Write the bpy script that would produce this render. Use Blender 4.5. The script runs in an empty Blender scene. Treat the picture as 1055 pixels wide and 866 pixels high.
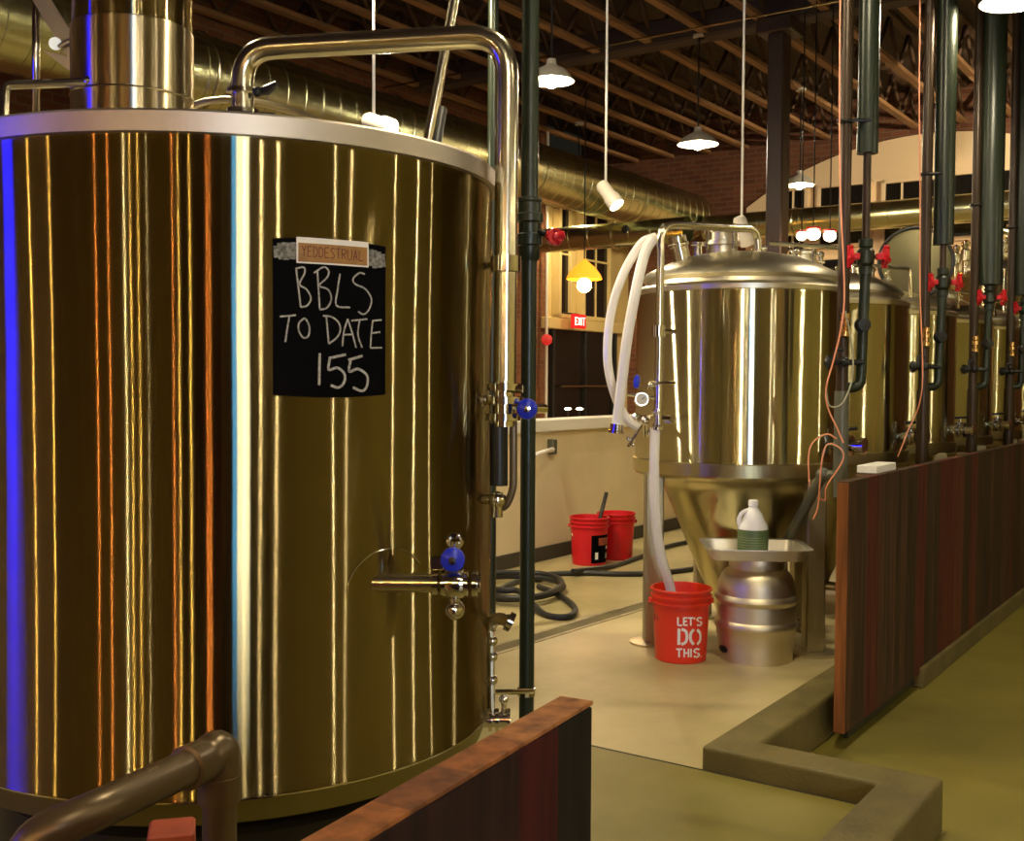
import bpy, math, random
from mathutils import Vector, Matrix
random.seed(7)
PI = math.pi
sc = bpy.context.scene
COL = sc.collection
# ------------------------------------------------------------------ camera
F, CX, CY, PIT, ROL, CH = 1150.0, 527.5, 433.0, 0.0354, 0.0056, 1.42
CAMP = Vector((0, 0, CH))
fw = Vector((0, math.cos(PIT), -math.sin(PIT)))
u0 = Vector((0, math.sin(PIT), math.cos(PIT)))
r0 = Vector((1, 0, 0))
cr = r0*math.cos(ROL)+u0*math.sin(ROL)
cu = u0*math.cos(ROL)-r0*math.sin(ROL)
cam = bpy.data.cameras.new('camera'); co = bpy.data.objects.new('camera', cam); COL.objects.link(co)
cam.sensor_width = 36; cam.lens = F/1055*36; cam.clip_end = 200; cam.clip_start = .02
m = Matrix((cr, cu, -fw)).transposed().to_4x4(); m.translation = CAMP; co.matrix_world = m
sc.camera = co
TH = math.atan2(.823, .568)
UU = Vector((math.cos(TH), math.sin(TH), 0)); VV = Vector((-math.sin(TH), math.cos(TH), 0))
ROOM = Matrix.Rotation(TH, 4, 'Z'); WORLD = Matrix.Identity(4)
def ray(px, py): return fw+cr*((px-CX)/F)-cu*((py-CY)/F)
def atY(px, py, Y): d = ray(px, py); return CAMP+d*(Y/d.y)
def atZ(px, py, z): d = ray(px, py); return CAMP+d*((z-CH)/d.z)
def atA(px, py, a): d = ray(px, py); return CAMP+d*(a/d.dot(VV))
def atU(px, py, u): d = ray(px, py); return CAMP+d*(u/d.dot(UU))
def ua(p): return (p.dot(UU), p.dot(VV), p.z)
def W(u, a, z=0): return UU*u+VV*a+Vector((0, 0, z))
def hit(px, py, C, rf):
    d = ray(px, py); t = C.y-.5; r = rf(.5)
    for _ in range(6):
        ox, oy = -C.x, -C.y; A = d.x*d.x+d.y*d.y; B = 2*(ox*d.x+oy*d.y); c = ox*ox+oy*oy-r*r
        D = B*B-4*A*c
        t = (-B-math.sqrt(max(D, 0)))/(2*A); r = rf(CH+d.z*t)
    return CAMP+d*t
# ------------------------------------------------------------------ materials
MATS = {}
def mat(name, col=(.5, .5, .5), rough=.5, metal=0., emis=None, est=0., trans=0., aniso=0., bump=0., bscale=20., noise=0., nscale=5., nstretch=(1, 1, 1), coat=0., col2=None, ior=1.5, alpha=1.):
    m = bpy.data.materials.new(name); m.use_nodes = True; nt = m.node_tree; b = nt.nodes['Principled BSDF']
    I = b.inputs
    I['Base Color'].default_value = (*col, 1); I['Roughness'].default_value = rough; I['Metallic'].default_value = metal
    I['IOR'].default_value = ior
    if emis: I['Emission Color'].default_value = (*emis, 1); I['Emission Strength'].default_value = est
    if trans: I['Transmission Weight'].default_value = trans
    if coat: I['Coat Weight'].default_value = coat; I['Coat Roughness'].default_value = .1
    if alpha < 1: I['Alpha'].default_value = alpha
    N = nt.nodes.new; L = nt.links.new
    if noise or bump:
        tc = N('ShaderNodeTexCoord'); mp = N('ShaderNodeMapping'); L(tc.outputs['Object'], mp.inputs[0]); mp.inputs['Scale'].default_value = nstretch
    if noise:
        n = N('ShaderNodeTexNoise'); n.inputs['Scale'].default_value = nscale; n.inputs['Detail'].default_value = 6
        L(mp.outputs[0], n.inputs['Vector'])
        cr_ = N('ShaderNodeValToRGB'); c2 = col2 or tuple(c*(1-noise) for c in col)
        cr_.color_ramp.elements[0].position = .35; cr_.color_ramp.elements[1].position = .65
        cr_.color_ramp.elements[0].color = (*c2, 1); cr_.color_ramp.elements[1].color = (*col, 1)
        L(n.outputs[0], cr_.inputs[0]); L(cr_.outputs[0], I['Base Color'])
    if bump:
        n2 = N('ShaderNodeTexNoise'); n2.inputs['Scale'].default_value = bscale; n2.inputs['Detail'].default_value = 4
        L(mp.outputs[0], n2.inputs['Vector']); bp = N('ShaderNodeBump'); bp.inputs['Strength'].default_value = bump; bp.inputs['Distance'].default_value = .01
        L(n2.outputs[0], bp.inputs['Height']); L(bp.outputs[0], I['Normal'])
    if aniso:
        I['Anisotropic'].default_value = aniso; I['Anisotropic Rotation'].default_value = .25
        t = N('ShaderNodeTangent'); t.direction_type = 'RADIAL'; t.axis = 'Z'; L(t.outputs[0], I['Tangent'])
    MATS[name] = m; return m
STEEL = (.66, .60, .42)
def m_brushed(name, col, rough, an):
    m = mat(name, col, rough, 1.); nt = m.node_tree; N = nt.nodes.new; L = nt.links.new
    g_ = N('ShaderNodeBsdfAnisotropic'); g_.inputs['Color'].default_value = (*col, 1); g_.inputs['Roughness'].default_value = rough; g_.inputs['Anisotropy'].default_value = an
    t = N('ShaderNodeTangent'); t.direction_type = 'RADIAL'; t.axis = 'Z'; L(t.outputs[0], g_.inputs['Tangent'])
    # faint dents make the streaks waver
    tc = N('ShaderNodeTexCoord'); n = N('ShaderNodeTexNoise'); n.inputs['Scale'].default_value = 2.2; n.inputs['Detail'].default_value = 1; L(tc.outputs['Object'], n.inputs['Vector'])
    b = N('ShaderNodeBump'); b.inputs['Strength'].default_value = .06; b.inputs['Distance'].default_value = .02; L(n.outputs[0], b.inputs['Height']); L(b.outputs[0], g_.inputs['Normal'])
    L(g_.outputs[0], nt.nodes['Material Output'].inputs[0])
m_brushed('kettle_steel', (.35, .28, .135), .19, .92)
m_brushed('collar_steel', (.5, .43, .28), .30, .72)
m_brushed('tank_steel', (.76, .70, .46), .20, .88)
mat('steel', STEEL, .2, 1.)
mat('satin_steel', (.66, .60, .44), .34, 1.)
mat('rim_steel', (.52, .46, .38), .45, 1.)
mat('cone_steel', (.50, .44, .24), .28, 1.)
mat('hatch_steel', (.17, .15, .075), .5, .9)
mat('leg_steel', (.46, .41, .26), .5, 1.)
mat('base_steel', (.30, .26, .10), .42, 1.)
mat('chrome', (.8, .76, .66), .1, 1.)
mat('galvanised', (.52, .52, .29), .27, 1., bump=.15, bscale=30)
mat('keg_steel', (.72, .65, .46), .46, 1.)
mat('tray_metal', (.8, .76, .62), .4, .8)
mat('dark_pipe', (.018, .025, .013), .32, .2)
mat('bronze_pipe', (.04, .022, .008), .35, .3)
mat('lower_pipe', (.12, .12, .085), .4, .3)
mat('copper_pipe', (.11, .075, .035), .35, .5)
mat('black_rubber', (.014, .014, .012), .45)
mat('black_metal', (.02, .02, .018), .35, .4)
mat('red_paint', (.55, .012, .02), .35)
mat('red_iron', (.42, .085, .04), .5, noise=.4, nscale=14)
mat('blue_plastic', (.01, .025, .5), .3)
mat('brass', (.75, .45, .15), .25, 1.)
mat('salmon_wire', (.85, .33, .18), .5)
mat('grey_wire', (.35, .33, .22), .5)
mat('bucket_red', (.86, .045, .012), .38, noise=.15, nscale=3)
mat('bucket_dark_red', (.62, .008, .014), .42)
mat('white_hose', (.78, .74, .66), .3, coat=.3)
mat('jug_white', (.88, .87, .80), .4)
mat('jug_label', (.10, .15, .055), .4)
mat('jug_line', (.25, .30, .12), .4)
mat('white_ink', (.9, .88, .8), .6)
mat('chalk', (.55, .53, .47), .9, noise=.5, nscale=160)
mat('chalk_faint', (.30, .29, .25), .9, noise=.7, nscale=120)
mat('slate', (.0025, .0025, .003), .7, ior=1.1)
mat('label_tan', (.42, .21, .05), .6, noise=.3, nscale=30)
mat('label_ink', (.12, .012, .01), .6)
mat('cream', (.60, .45, .17), .7, noise=.08, nscale=2)
mat('cream_arch', (.78, .58, .34), .7)
mat('wall_olive', (.60, .52, .17), .7)
mat('plaster', (.80, .68, .42), .75, noise=.14, nscale=1.6)
mat('white_cap', (.85, .82, .72), .5)
mat('night_glass', (.012, .010, .008), .08)
mat('baseboard', (.045, .042, .03), .6)
mat('kerb', (.14, .108, .026), .62, noise=.35, nscale=5, bump=.3, bscale=60)
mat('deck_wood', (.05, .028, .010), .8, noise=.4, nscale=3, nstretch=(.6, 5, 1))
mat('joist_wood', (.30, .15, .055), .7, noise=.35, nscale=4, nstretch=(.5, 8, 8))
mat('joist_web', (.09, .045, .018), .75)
mat('dark_beam', (.05, .028, .018), .7)
mat('column_paint', (.035, .015, .006), .5)
mat('lamp_enamel', (.55, .5, .4), .35)
mat('bulb', (1, 1, 1), .5, emis=(1., .86, .62), est=480)
mat('bulb_strong', (1, 1, 1), .5, emis=(1., .86, .58), est=1700)
mat('bulb_far', (1, 1, 1), .5, emis=(1., .80, .5), est=900)
mat('bulb_amber', (1, 1, 1), .5, emis=(1., .45, .06), est=110)
mat('bulb_orange', (1, 1, 1), .5, emis=(1., .36, .10), est=1150)
mat('bulb_gold', (1, 1, 1), .5, emis=(1., .66, .2), est=1600)
mat('bulb_warmwhite', (1, 1, 1), .5, emis=(1., .88, .62), est=2300)
mat('spot_lens', (1, 1, 1), .5, emis=(1., .86, .6), est=160)
mat('amber_glass', (.9, .35, .03), .3, emis=(1., .36, .02), est=1.3)
mat('screen', (.1, .1, .1), .3, emis=(.85, .92, 1.), est=26)
mat('screen_edge', (.1, .1, .1), .3, emis=(.06, .32, 1.), est=22)
mat('blue_neon', (.1, .1, .3), .3, emis=(.0, .002, 1.), est=30)
mat('exit_red', (.3, .01, .01), .5, emis=(1., .01, .015), est=.7)
mat('exit_letter', (.9, .6, .5), .5, emis=(1., .4, .3), est=5)
mat('drain_steel', (.5, .42, .25), .5, .6, noise=.3, nscale=12)
mat('globe_glow', (1, .9, .8), .5, emis=(1., .72, .45), est=26)

def m_concrete(name, c1, c2, c3, rough):
    m = mat(name, c1, rough); nt = m.node_tree; N = nt.nodes.new; L = nt.links.new; b = nt.nodes['Principled BSDF']
    tc = N('ShaderNodeTexCoord'); n = N('ShaderNodeTexNoise'); n.inputs['Scale'].default_value = .9; n.inputs['Detail'].default_value = 8; n.inputs['Roughness'].default_value = .6
    L(tc.outputs['Object'], n.inputs['Vector'])
    r = N('ShaderNodeValToRGB'); e = r.color_ramp.elements; e[0].position = .34; e[0].color = (*c2, 1); e[1].position = .68; e[1].color = (*c1, 1); x = e.new(.5); x.color = (*c3, 1)
    L(n.outputs[0], r.inputs[0]); L(r.outputs[0], b.inputs['Base Color'])
    n2 = N('ShaderNodeTexNoise'); n2.inputs['Scale'].default_value = 2.4; n2.inputs['Detail'].default_value = 8; L(tc.outputs['Object'], n2.inputs['Vector'])
    mr = N('ShaderNodeMapRange'); mr.inputs[3].default_value = rough-.14; mr.inputs[4].default_value = rough+.14
    L(n2.outputs[0], mr.inputs[0]); L(mr.outputs[0], b.inputs['Roughness'])
    n3 = N('ShaderNodeTexNoise'); n3.inputs['Scale'].default_value = 14; n3.inputs['Detail'].default_value = 6; L(tc.outputs['Object'], n3.inputs['Vector'])
    bp = N('ShaderNodeBump'); bp.inputs['Strength'].default_value = .12; bp.inputs['Distance'].default_value = .01; L(n3.outputs[0], bp.inputs['Height']); L(bp.outputs[0], b.inputs['Normal'])
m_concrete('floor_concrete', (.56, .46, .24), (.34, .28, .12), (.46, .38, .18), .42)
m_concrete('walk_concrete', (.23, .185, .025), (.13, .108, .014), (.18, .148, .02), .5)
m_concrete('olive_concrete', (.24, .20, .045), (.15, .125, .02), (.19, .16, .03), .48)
def m_boards(name, width, cols, rough=.55):
    m = mat(name, cols[0], rough+.15); nt = m.node_tree; nt.nodes['Principled BSDF'].inputs['Specular IOR Level'].default_value = .2; N = nt.nodes.new; L = nt.links.new; b = nt.nodes['Principled BSDF']
    tc = N('ShaderNodeTexCoord'); sx = N('ShaderNodeSeparateXYZ'); L(tc.outputs['Object'], sx.inputs[0])
    d = N('ShaderNodeMath'); d.operation = 'DIVIDE'; d.inputs[1].default_value = width; L(sx.outputs[0], d.inputs[0])
    f = N('ShaderNodeMath'); f.operation = 'FLOOR'; L(d.outputs[0], f.inputs[0])
    wn = N('ShaderNodeTexWhiteNoise'); wn.noise_dimensions = '1D'; L(f.outputs[0], wn.inputs['W'])
    r = N('ShaderNodeValToRGB'); r.color_ramp.interpolation = 'CONSTANT'; e = r.color_ramp.elements
    e[0].color = (*cols[0], 1); e[1].position = 1-1/len(cols); e[1].color = (*cols[-1], 1)
    for i, c in enumerate(cols[1:-1]): x = e.new((i+1)/len(cols)); x.color = (*c, 1)
    L(wn.outputs['Value'], r.inputs[0])
    mp = N('ShaderNodeMapping'); mp.inputs['Scale'].default_value = (22, 22, 1.3); L(tc.outputs['Object'], mp.inputs[0])
    n = N('ShaderNodeTexNoise'); n.inputs['Scale'].default_value = 1.5; n.inputs['Detail'].default_value = 8; L(mp.outputs[0], n.inputs['Vector'])
    mr = N('ShaderNodeMapRange'); mr.inputs[1].default_value = .3; mr.inputs[2].default_value = .7; mr.inputs[3].default_value = .45; mr.inputs[4].default_value = 1.35; L(n.outputs[0], mr.inputs[0])
    vm = N('ShaderNodeVectorMath'); vm.operation = 'SCALE'; L(r.outputs[0], vm.inputs[0]); L(mr.outputs[0], vm.inputs['Scale'])
    fr = N('ShaderNodeMath'); fr.operation = 'FRACT'; L(d.outputs[0], fr.inputs[0])
    gp = N('ShaderNodeMath'); gp.operation = 'GREATER_THAN'; gp.inputs[1].default_value = .035; L(fr.outputs[0], gp.inputs[0])
    bp = N('ShaderNodeBump'); bp.inputs['Strength'].default_value = .5; bp.inputs['Distance'].default_value = .004
    ad = N('ShaderNodeMath'); ad.operation = 'ADD'; L(gp.outputs[0], ad.inputs[0]); L(n.outputs[0], ad.inputs[1]); L(ad.outputs[0], bp.inputs['Height'])
    L(vm.outputs[0], b.inputs['Base Color']); L(bp.outputs[0], b.inputs['Normal'])
WC = [(.085, .022, .009), (.05, .028, .010), (.10, .032, .012), (.04, .025, .010), (.075, .036, .014), (.045, .026, .010), (.09, .020, .009), (.055, .032, .012)]
m_boards('fence_boards', .088, WC)
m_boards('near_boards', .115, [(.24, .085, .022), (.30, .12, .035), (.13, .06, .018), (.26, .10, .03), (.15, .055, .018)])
m_boards('near_dark', .10, [(.030, .003, .003), (.018, .006, .004), (.04, .004, .004), (.008, .006, .003), (.025, .003, .003)])  # board reds darkened to carry the shade of the outer side
def m_brick(name, c1, c2, mo, plane):
    m = mat(name, c1, .85); nt = m.node_tree; N = nt.nodes.new; L = nt.links.new; b = nt.nodes['Principled BSDF']
    tc = N('ShaderNodeTexCoord'); sx = N('ShaderNodeSeparateXYZ'); L(tc.outputs['Object'], sx.inputs[0]); cx = N('ShaderNodeCombineXYZ')
    L(sx.outputs[plane], cx.inputs[0]); L(sx.outputs[2], cx.inputs[1])
    br = N('ShaderNodeTexBrick'); L(cx.outputs[0], br.inputs['Vector']); br.inputs['Color1'].default_value = (*c1, 1); br.inputs['Color2'].default_value = (*c2, 1); br.inputs['Mortar'].default_value = (*mo, 1)
    br.inputs['Scale'].default_value = 1; br.inputs['Brick Width'].default_value = .22; br.inputs['Row Height'].default_value = .075; br.inputs['Mortar Size'].default_value = .008
    L(br.outputs['Color'], b.inputs['Base Color'])
m_brick('brick_side', (.17, .055, .016), (.11, .032, .010), (.14, .085, .035), 0)
m_brick('brick_dark', (.11, .06, .02), (.07, .035, .012), (.10, .07, .03), 1)
m_brick('brick_end', (.17, .055, .022), (.11, .035, .015), (.15, .09, .045), 1)
# ------------------------------------------------------------------ mesh builder
class MB:
    def __init__(s): s.v = []; s.f = []; s.sm = []
    def add(s, vs, fs, smooth=False):
        o = len(s.v); s.v += [Vector(v) for v in vs]; s.f += [tuple(i+o for i in f) for f in fs]; s.sm += [smooth]*len(fs); return s
    def box(s, c, d, M=None):
        x, y, z = (k/2 for k in d); b = min(x, y, z)*.18; c = Vector(c)
        # bevelled box: three nested rings top/bottom
        vs = []
        for zz, q in ((-z, b), (-z+b, 0), (z-b, 0), (z, b)):
            for sx, sy in ((-1, -1), (1, -1), (1, 1), (-1, 1)):
                X, Y = x-q, y-q
                e = b*.9 if q == 0 else b*.4
                if sx*sy > 0: pts = [(sx*(X), sy*(Y-e)), (sx*(X-e), sy*(Y))]
                else: pts = [(sx*(X-e), sy*(Y)), (sx*(X), sy*(Y-e))]
                if (sx, sy) in ((-1, -1),): pts = [(-X, -Y+e), (-X+e, -Y)]
                if (sx, sy) == (1, -1): pts = [(X-e, -Y), (X, -Y+e)]
                if (sx, sy) == (1, 1): pts = [(X, Y-e), (X-e, Y)]
                if (sx, sy) == (-1, 1): pts = [(-X+e, Y), (-X, Y-e)]
                vs += [(px, py, zz) for px, py in pts]
        fs = [tuple(range(7, -1, -1)), tuple(range(24, 32))]
        for r in range(3):
            for i in range(8): j = (i+1) % 8; fs.append((r*8+i, r*8+j, r*8+8+j, r*8+8+i))
        if M is not None: vs = [c+(M @ Vector(v)) for v in vs]
        else: vs = [c+Vector(v) for v in vs]
        return s.add(vs, fs)
    def cyl(s, p0, p1, r0, r1=None, n=20, cap=True):
        p0 = Vector(p0); p1 = Vector(p1); r1 = r0 if r1 is None else r1
        d = (p1-p0).normalized(); a = d.orthogonal().normalized(); b = d.cross(a)
        vs = []
        for p, r in ((p0, r0), (p1, r1)):
            for i in range(n): t = 2*PI*i/n; vs.append(p+(a*math.cos(t)+b*math.sin(t))*r)
        s.add(vs, [(i, (i+1) % n, n+(i+1) % n, n+i) for i in range(n)], True)
        if cap: 
            o = len(s.v)-2*n
            s.f += [tuple(o+i for i in range(n-1, -1, -1)), tuple(o+n+i for i in range(n))]; s.sm += [False, False]
        return s
    def tube(s, pts, r, n=12, round_=0, closed=False, cap=True):
        pts = [Vector(p) for p in pts]
        if round_: pts = fillet(pts, round_)
        N = len(pts); rr = r if isinstance(r, (list, tuple)) else [r]*N
        up = None; vs = []
        for i, p in enumerate(pts):
            if closed: t = (pts[(i+1) % N]-pts[i-1])
            else: t = pts[min(i+1, N-1)]-pts[max(i-1, 0)]
            t.normalize()
            if up is None: up = t.orthogonal().normalized()
            up = (up-t*up.dot(t)); up.normalize(); b = t.cross(up)
            for k in range(n): a = 2*PI*k/n; vs.append(p+(up*math.cos(a)+b*math.sin(a))*rr[i])
        fs = []
        for i in range(N if closed else N-1):
            j = (i+1) % N
            for k in range(n): l = (k+1) % n; fs.append((i*n+k, i*n+l, j*n+l, j*n+k))
        s.add(vs, fs, True)
        if cap and not closed:
            o = len(s.v)-N*n; s.f += [tuple(o+k for k in range(n-1, -1, -1)), tuple(o+(N-1)*n+k for k in range(n))]; s.sm += [False, False]
        return s
    def lathe(s, c, prof, n=48, axis=None):
        c = Vector(c); vs = []
        d = Vector(axis).normalized() if axis is not None else Vector((0, 0, 1))
        if axis is None: a, b = Vector((1, 0, 0)), Vector((0, 1, 0))
        else: a = d.orthogonal().normalized(); b = d.cross(a)
        for r, z in prof:
            for i in range(n): t = 2*PI*i/n; vs.append(c+(a*math.cos(t)+b*math.sin(t))*max(r, 1e-4)+d*z)
        fs = []
        for k in range(len(prof)-1):
            for i in range(n): j = (i+1) % n; fs.append((k*n+i, k*n+j, k*n+n+j, k*n+n+i))
        return s.add(vs, fs, True)
    def sphere(s, c, r, sz=1, n=16): return s.lathe(c, [(r*math.sin(PI*k/10), -r*sz*math.cos(PI*k/10)) for k in range(11)], n)
    def torus(s, c, R, r, axis=(0, 0, 1), n=32, k=8):
        d = Vector(axis).normalized(); a = d.orthogonal().normalized(); b = d.cross(a); c = Vector(c)
        return s.tube([c+(a*math.cos(2*PI*i/n)+b*math.sin(2*PI*i/n))*R for i in range(n)], r, k, closed=True)
    def prism(s, poly, z0, z1):
        n = len(poly); vs = [(x, y, z0) for x, y in poly]+[(x, y, z1) for x, y in poly]
        return s.add(vs, [tuple(range(n-1, -1, -1)), tuple(range(n, 2*n))]+[(i, (i+1) % n, n+(i+1) % n, n+i) for i in range(n)])
    def build(s, name, mt, parent=None, frame=WORLD, loc=None, auto=35):
        me = bpy.data.meshes.new(name); o = bpy.data.objects.new(name, me); COL.objects.link(o)
        if parent is not None:
            o.parent = parent; inv = WM[parent].inverted() @ frame; WM[o] = WM[parent].copy()
        else:
            base = Matrix.Translation(Vector(loc)) if loc is not None else Matrix.Identity(4)
            if frame is not WORLD: base = base @ frame.to_3x3().to_4x4()
            o.matrix_world = base; inv = base.inverted() @ frame; WM[o] = base
        me.from_pydata([tuple(inv @ v) for v in s.v], [], s.f)
        me.polygons.foreach_set('use_smooth', s.sm)
        me.materials.append(MATS[mt]); me.validate(); me.update()
        import bmesh
        bm = bmesh.new(); bm.from_mesh(me); bmesh.ops.recalc_face_normals(bm, faces=bm.faces)
        for e in bm.edges:
            if len(e.link_faces) == 2 and e.calc_face_angle(0) > math.radians(auto): e.smooth = False
        bm.to_mesh(me); bm.free()
        return o
WM = {}
def fillet(pts, R, seg=7):
    out = [pts[0]]
    for i in range(1, len(pts)-1):
        a, b, c = pts[i-1], pts[i], pts[i+1]; l = min(R, (a-b).length*.49, (c-b).length*.49)
        p, q = b+(a-b).normalized()*l, b+(c-b).normalized()*l
        for k in range(seg+1): t = k/seg; out.append(p*(1-t)**2+b*2*t*(1-t)+q*t*t)
    out.append(pts[-1]); return out
def spline(pts, seg=8):
    pts = [Vector(p) for p in pts]; P = [pts[0]*2-pts[1]]+pts+[pts[-1]*2-pts[-2]]; out = []
    for i in range(1, len(P)-2):
        a, b, c, d = P[i-1:i+3]
        for k in range(seg):
            t = k/seg; out.append(.5*((2*b)+(c-a)*t+(2*a-5*b+4*c-d)*t*t+(3*b-a-3*c+d)*t**3))
    out.append(pts[-1]); return out
def tag(o, label=None, cat=None, group=None, kind=None):
    if label: o['label'] = label
    if cat: o['category'] = cat
    if group: o['group'] = group
    if kind: o['kind'] = kind
    return o
def thing(name, loc, label, cat, group=None, frame=WORLD):
    o = bpy.data.objects.new(name, None); COL.objects.link(o); o.empty_display_size = .1
    w = Matrix.Translation(Vector(loc)) @ frame.to_3x3().to_4x4(); o.matrix_world = w; WM[o] = w
    return tag(o, label, cat, group)
def copy_tree(o, M=None, parent=None, label=None):
    c = o.copy(); COL.objects.link(c); c.parent = parent
    if parent is None: c.matrix_world = M; WM[c] = M
    if label: c['label'] = label
    for ch in list(o.children):
        if not ch.get('_skip'): copy_tree(ch, None, c)
    return c
def struct(o, label, cat='wall'): return tag(o, label, cat, kind='structure')
# ------------------------------------------------------------------ room
FU, LA = 15.7, 8.6
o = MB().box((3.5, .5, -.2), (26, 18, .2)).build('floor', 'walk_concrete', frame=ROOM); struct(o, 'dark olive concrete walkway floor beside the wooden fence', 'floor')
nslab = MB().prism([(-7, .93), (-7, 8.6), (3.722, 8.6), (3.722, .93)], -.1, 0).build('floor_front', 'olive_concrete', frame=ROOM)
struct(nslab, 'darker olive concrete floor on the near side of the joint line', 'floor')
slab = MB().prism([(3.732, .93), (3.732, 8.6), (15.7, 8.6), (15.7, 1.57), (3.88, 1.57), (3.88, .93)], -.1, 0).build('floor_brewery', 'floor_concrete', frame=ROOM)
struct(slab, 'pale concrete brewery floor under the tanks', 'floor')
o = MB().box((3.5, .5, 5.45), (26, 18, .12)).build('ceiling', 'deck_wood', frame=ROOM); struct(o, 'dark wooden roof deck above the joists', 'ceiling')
o = MB().box((3.2, LA+.1, 2.6), (20.2, .2, 5.6)).build('wall_left', 'brick_side', frame=ROOM); struct(o, 'red brick outer wall at the left')
o = MB().box((14.5, LA+.095, 2.05), (2.4, .2, 4.5)).build('wall_entry', 'cream', frame=ROOM); struct(o, 'cream painted wall around the tall entry windows')
o = MB().box((FU+.1, .5, 2.6), (.2, 18, 5.6)).build('wall_far', 'brick_end', frame=ROOM); struct(o, 'red brick far wall behind the tanks')
o = MB().box((3.5, -7.6, 2.6), (26, .2, 5.6)).build('wall_right', 'wall_olive', frame=ROOM); struct(o, 'plain wall at the right outside the picture')
o = MB().box((-7.6, .5, 2.6), (.2, 18, 5.6)).build('wall_back', 'brick_dark', frame=ROOM); struct(o, 'brick wall behind the viewer')
# half wall with sill
o = MB().box((3.4, 4.86, .51), (18, .12, 1.02)).build('wall_partition', 'plaster', frame=ROOM); struct(o, 'low cream partition wall behind the fermenters')
o = MB().box((3.4, 4.85, 1.07), (18, .2, .10)).build('trim_1', 'white_cap', frame=ROOM); struct(o, 'white painted cap along the top of the low partition wall', 'trim')
o = MB().box((3.4, 4.79, .055), (18, .02, .11)).build('baseboard_partition', 'baseboard', frame=ROOM); struct(o, 'dark base strip along the low partition wall', 'baseboard')
# kerb: Z-shaped
kb = MB().prism([(-4, .91), (-4, 1.085), (3.73, 1.085), (3.73, 1.722), (FU, 1.722), (FU, 1.557), (3.9, 1.557), (3.9, .91)], -.1, .088)
o = kb.build('trim_2', 'kerb', frame=ROOM)
bv = o.modifiers.new('bevel', 'BEVEL'); bv.width = .014; bv.segments = 3; bv.limit_method = 'ANGLE'
struct(o, 'low raised concrete kerb that steps around the brewery floor', 'kerb')
# floor drain + joints
d0 = atZ(508, 670, .0); d1 = atZ(664, 623, .0)
dd = (d1-d0).normalized(); dn = Vector((-dd.y, dd.x, 0))
g = MB(); A0 = d0-dd*1.5; A1 = d1+dd*.5
for s_, w_ in ((-.06, .012), (.06, .012)):
    q0 = A0+dn*s_; q1 = A1+dn*s_; g.add([q0-dn*w_, q1-dn*w_, q1+dn*w_, q0+dn*w_, q0-dn*w_+Vector((0, 0, .004)), q1-dn*w_+Vector((0, 0, .004)), q1+dn*w_+Vector((0, 0, .004)), q0+dn*w_+Vector((0, 0, .004))], [(4, 5, 6, 7), (0, 1, 5, 4), (2, 3, 7, 6), (0, 3, 7, 4), (1, 2, 6, 5)])
dr = thing('channel_drain', d0, 'long narrow trench drain set in the pale floor left of the bucket', 'drain')
g.build('frame', 'drain_steel', dr)
MB().add([A0-dn*.048+Vector((0, 0, .002)), A1-dn*.048+Vector((0, 0, .002)), A1+dn*.048+Vector((0, 0, .002)), A0+dn*.048+Vector((0, 0, .002))], [(0, 1, 2, 3)]).build('grating', 'kerb', dr)
o = MB().box((3.727, 4.8, -.05), (.008, 7.6, .104)).build('trim_3', 'black_rubber', frame=ROOM); struct(o, 'thin dark joint line across the pale floor', 'joint')
# ------------------------------------------------------------------ left entry windows (a = LA)
def uA(px, py=300): return ua(atA(px, py, LA))
def window_on(side, n, c0, c1, z0, z1, cols, rows, label, fr='cream', t=.06, mt='night_glass'):
    """side 'L': plane a=LA, c = u ; side 'F': plane u=FU, c = a"""
    def P(c, dep, z): return (c, LA-dep, z) if side == 'L' else (FU-dep, c, z)
    def bx(g, ca, cb, za, zb, d0_, d1_):
        ca, cb = min(ca, cb), max(ca, cb)
        a = P((ca+cb)/2, (d0_+d1_)/2, (za+zb)/2)
        g.box(a, (cb-ca, d1_-d0_, zb-za) if side == 'L' else (d1_-d0_, cb-ca, zb-za))
    ce = P((c0+c1)/2, 0, z0)
    w = thing('window_%d' % n, W(*ce), label, 'window', frame=ROOM); tag(w, kind='structure')
    g = MB()
    for (a, b, c, d) in ((c0, c0+t, z0, z1), (c1-t, c1, z0, z1), (c0, c1, z0, z0+t), (c0, c1, z1-t, z1)): bx(g, a, b, c, d, .01, .14)
    g.build('window_frame', fr, w, ROOM)
    g = MB()
    for i in range(1, cols): x = c0+(c1-c0)*i/cols; bx(g, x-.014, x+.014, z0, z1, .09, .11)
    for i in range(1, rows): z = z0+(z1-z0)*i/rows; bx(g, c0, c1, z-.014, z+.014, .09, .11)
    if cols > 1 or rows > 1: g.build('muntin', fr, w, ROOM)
    g = MB(); bx(g, c0+.01, c1-.01, z0+.01, z1-.01, .07, .09); g.build('pane', mt, w, ROOM)
    return w
u1, u2 = uA(568)[0], uA(582)[0]; u3, u4 = uA(593)[0], uA(622)[0]
window_on('L', 1, u1, u2, 2.32, 4.15, 1, 2, 'tall narrow dark window nearest the brick, left of the amber lamp')
window_on('L', 2, u3, u4, 2.32, 4.10, 2, 2, 'tall dark window behind the glowing amber lamp')
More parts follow.
